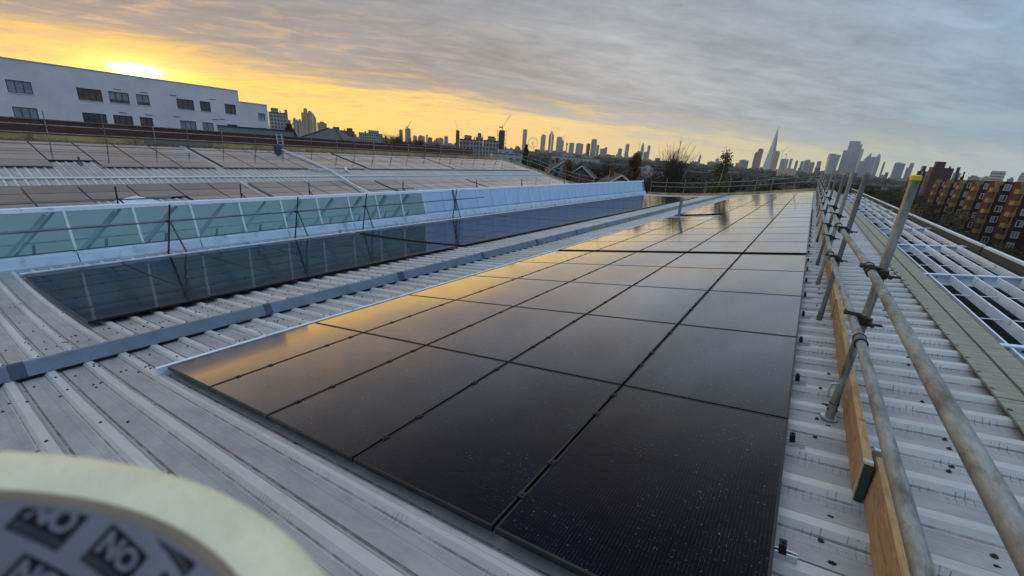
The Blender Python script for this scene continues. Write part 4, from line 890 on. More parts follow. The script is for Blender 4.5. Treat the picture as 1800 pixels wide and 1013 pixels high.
# ------------------------------------------------------------------ skyline
SKY = [
('block','grid',-355.1,184.2,11.7,16.9,'concrete apartment slab with a grid of windows just right of the white building'),
('slim','tan',-792,427.5,5.4,37.2,'hazy tan tower half hidden behind the gridded concrete slab'),
('slim','tan',-790.1,431,5.4,20.7,'low hazy shoulder block at the right foot of the half hidden tan tower'),
('block','pale',-785.3,439.7,8.2,25.4,'pale twin topped block left of the tall hazy tower cluster, its left half'),
('block','pale',-781.1,447.1,9.2,23.4,'pale twin topped block left of the tall hazy tower cluster, its right half'),
('slim','tan',-1558.1,901.2,9.2,70.3,'lower left step of the tall hazy tower cluster in the yellow sky'),
('slim','tan',-1553,910.1,13,84.6,'tallest hazy tower of the cluster in the yellow sky at left'),
('slim','tan',-1545.9,922,16.1,76.5,'flat topped hazy tower right of the tallest one in the left cluster'),
('wedge','tan',-1538.6,934.1,11.3,74.1,'slant topped hazy tower at the right end of the left cluster'),
('block','tan',-1017.5,636.2,21.7,30.3,'tan stepped block at the right foot of the hazy tower cluster'),
('block','brown',-417.8,274.6,14.2,8.7,'dark brown apartment terrace behind the slate roof, left half'),
('block','brown',-410.3,285.7,12.8,8.7,'dark brown apartment terrace behind the slate roof, right half'),
('block','grid',-381.3,291.6,23.2,8,'pale block with gridded windows and dark end wall right of the slate roof'),
('slim','grey',-1358.9,1180.5,15,41.3,'slim hazy tower left of the tower with the leaning crane'),
('slim','grey',-1341.1,1200.6,21.5,47.7,'hazy tower with a leaning crane on its top'),
('block','grey',-1469.9,1356.3,17,27.4,'first low grey block right of the hazy tower with crane'),
('block','grey',-1450.8,1376.7,29.2,29.6,'wide low grey block with a flat top on the yellow horizon'),
('slim','grey',-1434.7,1393.4,7.3,33.8,'thin grey stub tower beside the wide low grey block'),
('block','grey',-1424.4,1404,17.2,25.5,'small grey block right of the thin stub tower'),
('block','tan',-1186.2,1217.8,29.5,22.3,'long low tan block left of the dark brick stair tower'),
('block','grey',-1375,1452.3,17.4,35.6,'low grey block directly left of the dark brick stair tower'),
('slim','brick',-234.2,260.1,2.8,10.8,'slim dark red brick tower at the left end of the long beige flats'),
('block','flats',-215.3,250.1,12,7.5,'left wing of the long beige block of flats'),
('block','flats',-209.4,256.4,5.5,9.7,'raised middle part of the long beige block of flats'),
('block','flats',-203.2,262.5,11.4,8,'right wing of the long beige block of flats'),
('slim','dark',-198.8,269.6,4.7,12.9,'dark unfinished concrete core tower at the right end of the beige flats'),
('block','pale',-145.4,203.4,19.2,-0.5,'long low pale building in front of the beige flats and core tower'),
('slim','grey',-1930.2,2919.7,33.2,153.9,'lone tall grey tower left of the big observation wheel'),
('slim','grey',-1805.8,2998.2,37.6,126.8,'tall grey tower right of the big observation wheel'),
('wedge','grey',-1760.9,3024.8,19.8,159.7,'left blade of the pair of slim pointed towers'),
('wedge','grey',-1742.5,3035.4,17.6,157,'right blade of the pair of slim pointed towers'),
('slim','grey',-1696.5,3061.3,44,119,'broad grey tower right of the slim pointed pair'),
('slim','grey',-1671.9,3074.8,15.4,95.8,'narrow step on the right flank of the broad grey tower'),
('block','grey',-1379.3,2664.1,33.8,72.1,'square grey tower right of the thin spike mast'),
('block','grey',-1332.1,2688,48.6,72.2,'wide low grey slab tower left of the brown tower'),
('slim','brown',-384.4,813.8,7.8,22.3,'narrow brown tower standing nearer than the grey ones behind it'),
('slim','grey',-1249.3,2727.5,36.9,103.6,'tall flat topped grey tower directly behind the brown tower'),
('slim','grey',-1223.1,2739.3,18.5,69.9,'lower grey tower on the right of the flat topped tower'),
('block','grey',-994.5,2293.7,27.7,42.2,'low grey block with the narrow tower at its right'),
('slim','grey',-978.4,2300.6,15.3,49.5,'narrow grey tower right of the low grey block'),
('block','grey',-907.1,2329.6,21.2,49,'small dark stepped block left of the lone leaning slab'),
('slim','grey',-1048.5,2810.8,25.1,88.3,'lone grey slab tower standing apart left of the curved pointed tower'),
('block','brown',-389.2,1135.1,14.2,19.9,'low dark brown block at the foot of the curved pointed tower'),
('bullet','glass',-1117.3,3316.9,32.9,120.9,'curved pointed blue grey tower left of the big bare tree'),
('block','grey',-776.8,2376.3,23.5,41.1,'low grey block right of the curved pointed tower'),
('slim','grey',-1073.2,3331.4,20.4,103.6,'round topped slim grey tower left of the big bare tree'),
('block','pale',-197,370.9,26.6,-0.9,'long pale low building with windows above the gabled houses, left part'),
('block','pale',-168.7,362.7,18.5,-0.8,'long pale low building with windows above the gabled houses, right part'),
('block','pale',-78.6,247.8,6.4,-2.9,'white building with dark windows right of the autumn tree'),
('bullet','glass',-718.7,3425.4,19,66.8,'small dark rounded tower between the bare tree and the domed cathedral'),
('block','grey',-309,2480.8,42.9,36.4,'grey flat block left of the brown tower beside the glass spire'),
('slim','brown',-367.1,3480.7,24.1,105.1,'lower brown tower left of the glass spire'),
('slim','brown',-346.6,3482.8,34.1,129,'taller brown tower directly left of the glass spire'),
('slim','tan',-226.6,3192,33.2,110.2,'tan tower leaning against the right side of the glass spire'),
('block','glass',-170.6,2995.1,28,65.1,'first low glass block right of the glass spire'),
('slim','glass',-150.3,2996.2,11.1,63.4,'thin low glass block next to the first one right of the spire'),
('slim','glass',-133.1,2997,13.8,67.8,'isolated slim glass block right of the spire'),
('block','grey',-103.5,2998.2,13.6,60.6,'small grey block in the gap between spire and city cluster'),
('block','glass',-77,2999,16.2,59.5,'small glass block left of the wide grey one in the gap before the city cluster'),
('block','grey',-53.1,2999.5,29.3,67.4,'wide grey block in the gap between spire and city cluster'),
('block','grey',-26.9,2799.9,22.2,53.1,'grey block right of the wide grey one before the city cluster'),
('slim','grey',2.9,2800,19.4,58.2,'lone small grey tower directly left of the city cluster'),
('block','peach',-32.7,699.2,22.7,3.2,'long low sunlit peach building below the glass spire'),
('flare','glass',69,3399.3,65.6,119.8,'top heavy curved glass tower at the left end of the city cluster'),
('block','glass',132.5,3447.5,47.7,149.3,'square shouldered glass tower left of the tallest city tower'),
('slim','glass',160.6,3596.4,57.7,210.9,'tallest glass tower of the city cluster at right'),
('slim','glass',188.1,3585.1,28.5,192.8,'upper right shoulder of the tallest city tower'),
('slim','glass',174.2,3555.7,81.2,163.1,'wide lower body in front of the tallest city tower'),
('block','grey',208.6,3293.4,23.4,87.1,'low grey block at the foot of the tallest city tower'),
('wedge','glass',233,3392,29.1,133.6,'sharply slanted glass tower right of the tallest city tower'),
('slim','glass',254.1,3290.2,27.9,112.6,'flat glass tower between the slanted and the rounded tower'),
('bullet','glass',290.9,3487.9,34.6,140.8,'rounded bullet shaped glass tower at right of the city cluster'),
('slim','grey',307.8,3285.6,9.9,88.1,'low grey tower at the right foot of the rounded glass tower'),
('block','glass',296.5,2583,37.7,71,'isolated wide glass block right of the city cluster'),
('block','grey',327.8,2579.3,11.1,54,'low grey stub right of the isolated wide glass block'),
('slim','grey',387.7,2974.8,16.9,82.5,'small grey tower left of the brown flats with white window strips'),
('block','strip',49.6,336.4,4.9,8.2,'brown flats with white window strips left of the big dark red block'),
('block','darkred',54.8,325.4,9.8,10.6,'big dark red brick block on the right horizon'),
('block','strip',64.1,339,3.1,8.7,'brown flats with white window strips right of the big dark red block'),
('block','darkred',67.5,343.4,1.5,6.7,'low dark red stub at the right of the brown striped flats'),
('block','grey',309.2,1467.8,21.1,21.4,'low grey block behind the red block roofs, left one'),
('block','pale',305.9,1366.2,15,20.4,'low pale block behind the red block roofs'),
('slim','stripe',160,681.5,10.9,16.2,'white banded tower rising behind the red brick block'),
('block','grey',316.1,1261,8.8,19.8,'small grey block right of the white banded tower'),
('slim','stripe',203.7,773.6,7.8,18.4,'white banded tower cut by the right edge of the picture'),
]
FM = dict(grid='f_grid', tan='f_tan', pale='f_pale', brown='f_brown', grey='f_grey', flats='f_flats', brick='f_brick', dark='f_dark', glass='f_glass', peach='f_sunlit_peach', strip='f_strip', darkred='f_darkred', stripe='f_stripe')
GZ = -15.2
for i, (kd, mt_, x, y, wdt, zt, lbl) in enumerate(SKY):
    d_ = math.hypot(x, y); az = math.atan2(x, y); m_ = FM[mt_]; rnd = random.Random(i * 7 + 1)
    yaw = rnd.uniform(.15, .45) * rnd.choice((-1, 1)); dp = .75
    if kd == 'block': dp = .5
    if mt_ == 'glass' and kd == 'slim': yaw = -.30
    if mt_ in ('flats', 'peach', 'brown', 'grid', 'pale') and kd == 'block': yaw = .12 * rnd.choice((-1, 1))
    if i in (22, 23, 24): yaw = 0.1
    w_ = wdt / (math.cos(yaw) + dp * math.sin(abs(yaw))); l_ = w_ * dp
    t0 = thing({'block': 'city_block', 'slim': 'tower', 'wedge': 'slanted_tower', 'bullet': 'rounded_tower', 'flare': 'curved_tower'}[kd] if zt > 12 or kd != 'block' else 'block_of_flats', lbl, 'tower' if kd != 'block' else 'building', (x, y, GZ), -az + yaw, 'skyline buildings')
    h = zt - GZ; a_, b2_ = w_ / 2, l_ / 2; mb = MB()
    if kd == 'block':
        hh = h - min(3., h * .12); mb.box(-a_, a_, -b2_, b2_, 0, hh, m_); mb.build('wall', t0)
        m2 = MB(); k = rnd.uniform(-.3, .3) * a_; m2.box(k - a_ * .45, k + a_ * .45, -b2_ * .5, b2_ * .5, hh + .002, h, m_)
        for q_ in range(3): xx_ = rnd.uniform(-.85, .8) * a_; m2.box(xx_, xx_ + a_ * .12, -b2_ * .3, b2_ * .2, hh + .002, hh + (h - hh) * rnd.uniform(.3, .8), m_)
        m2.build('roof_plant', t0)
        if wdt > 10 and d_ < 600:
            m3 = MB(); m3.box(-a_ - .15, a_ + .15, -b2_ - .15, b2_ + .15, hh - .5, hh - .15, 'concrete'); m3.build('cornice', t0)
    elif kd == 'slim':
        hh = h * rnd.uniform(.90, .97); s2 = rnd.uniform(.0, .25)
        if mt_ == 'glass': hh = h - 1; s2 = 0
        mb.box(-a_, a_, -b2_, b2_, 0, hh, m_)
        mb.box(-a_ * (1 - s2), a_ * (1 - s2 * .3), -b2_ * .8, b2_ * .8, hh + .01, h, m_); mb.build('wall', t0)
        if d_ > 1000 and mt_ != 'glass': m2 = MB(); m2.box(-a_ * .3, a_ * .3, -b2_ * .4, b2_ * .4, h + .01, h + h * .02, 'steel_far'); m2.build('roof_plant', t0)
    elif kd == 'wedge':
        s2 = 1 if i % 2 else -1; hl_ = h if s2 < 0 else h * .78; hr_ = h * .78 if s2 < 0 else h
        mb.poly([(-a_, -b2_, 0), (a_, -b2_, 0), (a_, b2_, 0), (-a_, b2_, 0), (-a_, -b2_, hl_), (a_, -b2_, hr_), (a_, b2_, hr_), (-a_, b2_, hl_)], [(3, 2, 1, 0), (4, 5, 6, 7), (0, 1, 5, 4), (1, 2, 6, 5), (2, 3, 7, 6), (3, 0, 4, 7)], m_); mb.build('wall', t0)
    elif kd == 'bullet':
        n = 16; rings = [(0, .82), (.25, .95), (.5, 1.0), (.7, .92), (.83, .75), (.92, .5), (.97, .28), (1, .05)]
        pts = [(a_ * r_ * math.cos(2 * math.pi * j / n), a_ * r_ * math.sin(2 * math.pi * j / n), h * f_) for f_, r_ in rings for j in range(n)]
        mb.poly(pts, [(k * n + j, k * n + (j + 1) % n, (k + 1) * n + (j + 1) % n, (k + 1) * n + j) for k in range(len(rings) - 1) for j in range(n)], m_, True); mb.build('wall', t0)
    else:
        n = 10; pts = []
        for k in range(n + 1):
            f_ = k / n; s2 = .80 + .20 * f_ ** 1.5; zt_ = h * f_
            pts += [(-a_ * s2, -b2_, zt_), (a_ * s2, -b2_, zt_ - (0 if k < n else 6)), (a_ * s2, b2_, zt_ - (0 if k < n else 6)), (-a_ * s2, b2_, zt_)]
        mb.poly(pts, [(4 * k + j, 4 * k + (j + 1) % 4, 4 * k + 4 + (j + 1) % 4, 4 * k + 4 + j) for k in range(n) for j in range(4)] + [(4 * n, 4 * n + 1, 4 * n + 2, 4 * n + 3)], m_)
        mb.poly([(-a_, -b2_, h), (a_, -b2_, h - 6), (a_, b2_, h - 6), (-a_, b2_, h), (0, 0, h + 3)], [(0, 1, 4), (1, 2, 4), (2, 3, 4), (3, 0, 4)], m_); mb.build('wall', t0)
# glass spire
sp_ = thing('glass_spire', 'very tall tapering glass spire standing on the right half of the skyline', 'tower', (-277, 3489, GZ), 0.08)
H = 291; mb = MB()
def lv(f_): r_ = 37 * (1 - f_) + .8; return [(-r_, -r_ * .8, H * f_), (r_ * .2, -r_ * 1.05, H * f_), (r_, -r_ * .3, H * f_), (r_ * .7, r_, H * f_), (-r_ * .8, r_, H * f_)]
A_, B_ = lv(0), lv(.97)
mb.poly(A_ + B_, [(0, 1, 6, 5), (3, 4, 9, 8), (4, 0, 5, 9)], 'spire_glass'); mb.poly(A_ + B_, [(1, 2, 7, 6), (2, 3, 8, 7)], 'spire_shaded'); mb.build('glass_faces', sp_)
m2 = MB()
for j, f_ in enumerate((1.0, .985, 1.02)): x_, y_, z_ = B_[j]; m2.bar((x_, y_, z_ - 25), (x_ * .4, y_ * .4, H * f_), 1.4, 1.4, 'spire_glass')
m2.build('shard_tips', sp_)
# observation wheel
ow = thing('observation_wheel', 'large spoked observation wheel on the horizon between two grey towers', 'ferris wheel', (-2675, 4224, 89), R_(32.3))
mb = MB(); n = 48; R0 = 52
for k in range(n):
    a0, a1 = 2 * math.pi * k / n, 2 * math.pi * (k + 1) / n
    mb.tube((R0 * math.cos(a0), 0, R0 * math.sin(a0)), (R0 * math.cos(a1), 0, R0 * math.sin(a1)), 2.6, 'steel_far', 4, caps=False)
mb.build('rim', ow); mb = MB()
for k in range(24): a0 = 2 * math.pi * k / 24; mb.tube((0, 0, 0), (R0 * math.cos(a0), 0, R0 * math.sin(a0)), .25, 'steel_far', 3, caps=False)
mb.build('spokes', ow); mb = MB(); mb.tube((0, -6, 0), (0, 6, 0), 4, 'steel_far', 8); mb.tube((0, 5, 0), (-22, 30, -104), 2, 'steel_far', 6); mb.tube((0, 5, 0), (22, 30, -104), 2, 'steel_far', 6); mb.build('support', ow)
mb = MB()
for k in range(32): a0 = 2 * math.pi * k / 32; mb.tube(((R0 + 3) * math.cos(a0) - 1.5, 0, (R0 + 3) * math.sin(a0)), ((R0 + 3) * math.cos(a0) + 1.5, 0, (R0 + 3) * math.sin(a0)), 1.6, 'steel_far', 5)
tag(mb.build('capsules', ow), None, None)
mt0 = thing('mast_tower', 'thin telecom mast tower with a wider head on the skyline', 'mast', (-1643, 3090, GZ)); mb = MB(); mb.tube((0, 0, 0), (0, 0, 75), 5, 'f_grey', 8); mb.tube((0, 0, 75), (0, 0, 92), 8, 'f_grey', 8); mb.tube((0, 0, 92), (0, 0, 112), 2, 'steel_far', 6, r2=.6); mb.build('shaft', mt0)
dm = thing('domed_cathedral', 'small domed cathedral on the horizon left of the birch tree', 'cathedral', (-688, 3940, GZ)); mb = MB(); mb.box(-30, 30, -15, 15, 0, 35, 'f_grey'); mb.tube((0, 0, 35), (0, 0, 52), 15, 'f_grey', 16); mb.build('body', dm)
mb = MB(); n = 16; rings = [(0, 15), (6, 14), (12, 10.5), (17, 6), (20, 3), (30, 2.2), (36, .3)]
mb.poly([(r_ * math.cos(2 * math.pi * j / n), r_ * math.sin(2 * math.pi * j / n), 52 + z_) for z_, r_ in rings for j in range(n)], [(k * n + j, k * n + (j + 1) % n, (k + 1) * n + (j + 1) % n, (k + 1) * n + j) for k in range(len(rings) - 1) for j in range(n)], 'f_grey', True); mb.build('dome', dm)
# cranes
def crane(x, y, zb, zt, jib, ang, face, lbl, w_=.8):
    t0 = thing('tower_crane', lbl, 'crane', (x, y, zb), face, 'cranes on the skyline'); h = zt - zb
    m2 = MB(); m2.bar((0, 0, 0), (0, 0, h), w_, w_, 'steel_far', up=(0, 1, 0)); m2.build('mast', t0)
    m2 = MB(); e_ = (jib * math.cos(ang), 0, h + jib * math.sin(ang)); m2.bar((0, 0, h), e_, w_ * .6, w_ * .6, 'steel_far', up=(0, 1, 0)); m2.bar((0, 0, h + jib * .18), e_, w_ * .15, w_ * .15, 'steel_far', up=(0, 1, 0)); m2.build('jib', t0)
    m2 = MB(); m2.box(-jib * .25, 0, -w_, w_, h - w_, h + w_, 'steel_far'); m2.bar((0, 0, h), (0, 0, h + jib * .2), w_ * .4, w_ * .4, 'steel_far', up=(0, 1, 0)); m2.build('cab', t0)
crane(-1340, 1199, 20, 52, 30, R_(63), R_(48), 'crane with a raised jib leaning right on the hazy tower', 2.)
crane(-227.5, 252.7, -15, 10.5, 6.8, R_(108), R_(42), 'thin crane with a raised jib behind the dark red brick stair tower', .25)
crane(-201, 273, 0, 15.2, 10.5, R_(60), R_(36), 'crane with a raised jib on the unfinished concrete tower', .4)
crane(-1660, 3068, 60, 125, 32, R_(65), R_(28), 'small crane on the broad grey tower', 1.6)
crane(-196, 3192, 40, 112, 40, R_(52), 0, 'crane with a long raised jib right of the glass spire', 1.6)
crane(-168, 3100, 40, 92, 36, R_(60), 0, 'second crane with a raised jib right of the glass spire', 1.6)
crane(-1000, 2900, 40, 90, 28, R_(80), 0, 'faint crane beside the lone leaning slab tower', 1.4)
sc_ = thing('scaffold', 'scaffolding wrapped around the unfinished concrete tower', 'scaffold', (-198.8, 269.6, GZ), R_(36.4) ); mb = MB()
for x_ in (-3.2, -1.1, 1.1, 3.2):
    for y_ in (-3.0, 3.0): mb.bar((x_, y_, 0), (x_, y_, 28.6), .18, .18, 'steel_far', up=(0, 1, 0))
for k in range(10):
    for y_ in (-3.0, 3.0): mb.bar((-3.3, y_, 3 + 2.7 * k), (3.3, y_, 3 + 2.7 * k), .15, .15, 'steel_far')
mb.build('tubes', sc_)
sc_ = thing('scaffold', 'pale scaffold lifts standing in front of the beige block of flats', 'scaffold', (-207.5, 253.0, GZ), R_(39)); mb = MB()
for k in range(14): mb.bar((-15 + 2.3 * k, 0, 0), (-15 + 2.3 * k, 0, 19.5), .15, .15, 'frame_white', up=(0, 1, 0))
for k in range(7): mb.bar((-15, 0, 2 + 2.8 * k), (15, 0, 2 + 2.8 * k), .13, .13, 'frame_white')
mb.build('tubes', sc_)
# low city between the woods and the towers
mb = MB(); rnd = random.Random(5)
for k in range(3400):
    d_ = 330 + 4200 * rnd.random() ** 1.35; az = R_(rnd.uniform(-64, 26)); x_, y_ = d_ * math.sin(az), d_ * math.cos(az)
    w_, l_ = rnd.uniform(6, 24), rnd.uniform(6, 18); h = rnd.uniform(5, 10) + d_ * .0036 * rnd.random() ** 1.5
    if d_ > 1900 and rnd.random() < .16: h += rnd.uniform(5, 22); w_ = rnd.uniform(6, 16); l_ = w_; s2 = d_ / 3500 + .7; w_ *= s2
    if k % 3: mb.box(x_ - w_ / 2, x_ + w_ / 2, y_ - l_ / 2, y_ + l_ / 2, GZ, GZ + h, 'city')
    else:
        mb.poly([(x_ - w_ / 2, y_ - l_ / 2, GZ), (x_ + w_ / 2, y_ - l_ / 2, GZ), (x_ + w_ / 2, y_ + l_ / 2, GZ), (x_ - w_ / 2, y_ + l_ / 2, GZ), (x_ - w_ / 2, y_ - l_ / 2, GZ + h * .7), (x_ + w_ / 2, y_ - l_ / 2, GZ + h * .7), (x_ + w_ / 2, y_ + l_ / 2, GZ + h * .7), (x_ - w_ / 2, y_ + l_ / 2, GZ + h * .7), (x_ - w_ / 2, y_, GZ + h), (x_ + w_ / 2, y_, GZ + h)],
                [(0, 1, 5, 4), (1, 2, 6, 9, 5), (2, 3, 7, 6), (3, 0, 4, 8, 7), (4, 5, 9, 8), (6, 7, 8, 9)], 'city')
tag(mb.build('distant_rooftops'), 'carpet of small distant rooftops below the skyline', 'rooftops', None, 'stuff')

# ------------------------------------------------------------------ houses
def house(x, y, rz, w_, l_, ze_, zp_, lbl, wallm='f_house', barge=False, group='houses among the bare trees'):
    t0 = thing('house', lbl, 'house', (x, y, GZ), rz, group); h = ze_ - GZ; hp = zp_ - GZ; a_, b2_ = w_ / 2, l_ / 2
    mb = MB(); mb.poly([(-a_, -b2_, 0), (a_, -b2_, 0), (a_, b2_, 0), (-a_, b2_, 0), (-a_, -b2_, h), (a_, -b2_, h), (a_, b2_, h), (-a_, b2_, h), (0, -b2_, hp), (0, b2_, hp)], [(0, 1, 5, 8, 4), (1, 2, 6, 5), (2, 3, 7, 9, 6), (3, 0, 4, 7)], wallm); mb.build('wall', t0)
    mb = MB(); o_ = .25; sl = (hp - h) / a_
    for s2 in (-1, 1):
        P = [(s2 * (a_ + o_), -b2_ - o_, h - o_ * sl + .05), (s2 * (a_ + o_), b2_ + o_, h - o_ * sl + .05), (0, b2_ + o_, hp + .05), (0, -b2_ - o_, hp + .05)]
        Q = [(p_[0], p_[1], p_[2] + .16) for p_ in P]
        mb.poly(P + Q, [(0, 1, 2, 3), (7, 6, 5, 4), (0, 4, 5, 1), (1, 5, 6, 2), (3, 2, 6, 7), (0, 3, 7, 4)], 'tile_roof')
    r_ = mb.build('roof', t0)
    mb = MB(); mb.box(-a_ * .35, -a_ * .35 + .7, b2_ * .2, b2_ * .2 + .9, hp - 1.4, hp + .9, 'f_brick'); mb.build('chimney', r_)
    if barge:
        mb = MB()
        for s2 in (-1, 1): mb.bar((s2 * (a_ + o_), -b2_ - o_ - .06, h - o_ * sl + .10), (0, -b2_ - o_ - .06, hp + .10), .05, .24, 'barge_white')
        mb.build('barge_board', t0)
    for x_ in (-a_ * .5, a_ * .2):
        for z_ in (h * .35, h * .72):
            f = MB(); f.box(x_, x_ + a_ * .35, -b2_ - .05, -b2_ + .02, z_, z_ + 1.2, 'frame_white'); f.box(x_ + .12, x_ + a_ * .35 - .12, -b2_ - .07, -b2_ - .051, z_ + .12, z_ + 1.08, 'win_dark'); f.build('window', t0)
    return t0
def faced(x, y, off=0): return -math.atan2(x, y) + off
house(-27.6, 71.5, faced(-27.6, 71.5, .15), 7.0, 9, -5.1, -2.75, 'nearest gabled house with white barge boards beyond the far roof end', 'f_house', True)
house(-58.5, 107.5, faced(-58, 107, .2), 7, 8, -4.6, -2.2, 'gabled house with a pale front left of the golden bush', 'f_housewhite', True)
house(-48.3, 101, faced(-48, 100, -.1), 6.4, 8, -5.2, -2.7, 'small gabled house with white trim right of the golden bush', 'f_house', True)
hp_ = thing('hipped_roof_house', 'dark slate hipped roof rising behind the brown parapet wall', 'house', (-77.5, 50.5, GZ), .5)
mb = MB(); mb.box(-6, 6, -6, 6, 0, 13.1, 'f_house'); mb.build('wall', hp_)
mb = MB(); mb.poly([(-6.4, -6.4, 13.0), (6.4, -6.4, 13.0), (6.4, 6.4, 13.0), (-6.4, 6.4, 13.0), (-.6, 0, 16.5), (.6, 0, 16.5)], [(0, 1, 5, 4), (1, 2, 5), (2, 3, 4, 5), (3, 0, 4), (3, 2, 1, 0)], 'slate')
mb.tube((-6.4, -6.4, 13.05), (-.6, 0, 16.55), .12, 'tile_roof', 5); mb.tube((6.4, -6.4, 13.05), (.6, 0, 16.55), .12, 'tile_roof', 5); mb.build('roof', hp_)
rnd = random.Random(21); used = []
proto = None
for k in range(18):
    for _ in range(40):
        d_ = rnd.uniform(85, 330); az = R_(rnd.uniform(-47, 5.5) if k % 4 else rnd.uniform(-3, 5.5)); x_, y_ = d_ * math.sin(az), d_ * math.cos(az)
        if y_ < 62 or math.hypot(x_ + 27, y_ - 71) < 14 or math.hypot(x_ + 58, y_ - 107) < 12 or math.hypot(x_ + 48, y_ - 101) < 12 or math.hypot(x_ + 77, y_ - 50) < 16: continue
        if all(math.hypot(x_ - a_, y_ - b2_) > 13 for a_, b2_ in used): break
    used.append((x_, y_))
    v = k % 6
    lbl = ['brown brick gabled house among the bare trees', 'pale gabled house among the bare trees'][v % 2]
    if k < 6: house(x_, y_, faced(x_, y_, rnd.uniform(-.8, .8)), rnd.uniform(6.5, 9), rnd.uniform(8, 16), -9.6 + .3 * k, -7.0 + .3 * k, lbl, ['f_house', 'f_housewhite'][v % 2], v == 3, lbl.replace('house', 'houses'))
    else:
        src = [o_ for o_ in scn.objects if o_.name.startswith('house') and o_.get('group') == lbl.replace('house', 'houses')][v // 2]
        c_ = copy_tree(src); c_.location = (x_, y_, GZ); c_.rotation_euler = (0, 0, faced(x_, y_, rnd.uniform(-1.2, 1.2)))

# ------------------------------------------------------------------ trees
def tree_meshes(seed, h, spread, leaf=None, nleaf=0, lsz=.14, upright=.35, nb=9, depth=3):
    rd = random.Random(seed); tk, cw_ = MB(), MB(); tips = []
    def quadtwig(mb, a_, b2_, w_, mat):
        d_ = (b2_ - a_).normalized(); sd = d_.cross(Vector((rd.uniform(-1, 1), rd.uniform(-1, 1), rd.uniform(-1, 1)))).normalized() * w_
        mb.poly([a_ - sd, a_ + sd, b2_], [(0, 1, 2)], mat)
    def grow(p_, d_, L, r_, lev):
        n = 3; q_ = p_; dd = d_.copy()
        for s2 in range(n):
            nd = (dd + Vector((rd.gauss(0, .13), rd.gauss(0, .13), upright * .18))).normalized(); e_ = q_ + nd * L / n
            ra, rb_ = r_ * (1 - s2 / n * .6), r_ * (1 - (s2 + 1) / n * .6)
            (tk if lev < 2 else cw_).tube(q_, e_, ra, 'bark' if lev < 2 else 'twig', 5 if lev < 2 else 3, r2=rb_, caps=False, smooth=lev < 2)
            if lev < depth:
                m_ = (nb if lev == 0 else 5) // (1 if s2 else 2)
                for _ in range(m_ // 2 + 1 if lev else (0 if s2 == 0 else nb // 2)):
                    az = rd.uniform(0, 6.283); tl = rd.uniform(.45, 1.05) * (1 - upright * .5)
                    side = Vector((math.cos(az), math.sin(az), 0)); nd2 = (nd * math.cos(tl) + side * math.sin(tl) * spread).normalized()
                    grow(q_ + (e_ - q_) * rd.random(), nd2, L * rd.uniform(.5, .72), rb_ * .55, lev + 1)
            q_ = e_; dd = nd
        tips.append(q_)
        if lev >= depth - 1:
            for _ in range(16):
                a_ = q_ - dd * rd.uniform(0, L * .8); v = Vector((rd.gauss(0, 1), rd.gauss(0, 1), rd.gauss(.3, .8))).normalized()
                quadtwig(cw_, a_, a_ + v * rd.uniform(.35, 1.0), .016, 'twig')
    grow(Vector((0, 0, 0)), Vector((0, 0, 1)), h * .52, h * .022, 0)
    if leaf:
        for _ in range(nleaf):
            c_ = rd.choice(tips) + Vector((rd.gauss(0, .55), rd.gauss(0, .55), rd.gauss(0, .5))); a_ = Vector((rd.gauss(0, 1), rd.gauss(0, 1), rd.gauss(0, 1))).normalized() * lsz * rd.uniform(.6, 1.3); b2_ = a_.orthogonal().normalized() * a_.length
            cw_.poly([c_ - a_, c_ + b2_, c_ + a_, c_ - b2_], [(0, 1, 2, 3)], leaf)
    return tk.mesh('trunk'), cw_.mesh('crown')
def tree(name, lbl, loc, ms, group, s2=1., rz=0):
    t0 = thing(name, lbl, 'tree', loc, rz, group); t0.scale = (s2, s2, s2); link('trunk', ms[0], t0); link('crown', ms[1], t0); return t0
TV = [tree_meshes(1, 10, 1.0, None), tree_meshes(2, 10, .9, 'leaf_olive', 1500, .13), tree_meshes(3, 9, 1.1, None, upright=.2), tree_meshes(4, 11, .8, 'leaf_rust', 1200, .12), tree_meshes(5, 10, 1.0, 'leaf_dark', 2600, .16), tree_meshes(6, 8, 1.1, 'leaf_olive', 2400, .15)]
names = [('bare_tree', 'leafless brown tree'), ('thin_tree', 'thinly leaved olive tree'), ('bare_tree', 'wide leafless grey brown tree'), ('autumn_tree', 'rust coloured autumn tree'), ('evergreen_tree', 'dark evergreen tree'), ('thin_tree', 'dull olive leaved tree')]
hs = [max((v_.co.z for v_ in t_[1].vertices)) for t_ in TV]
rnd = random.Random(99); cnt = 0; spots = []
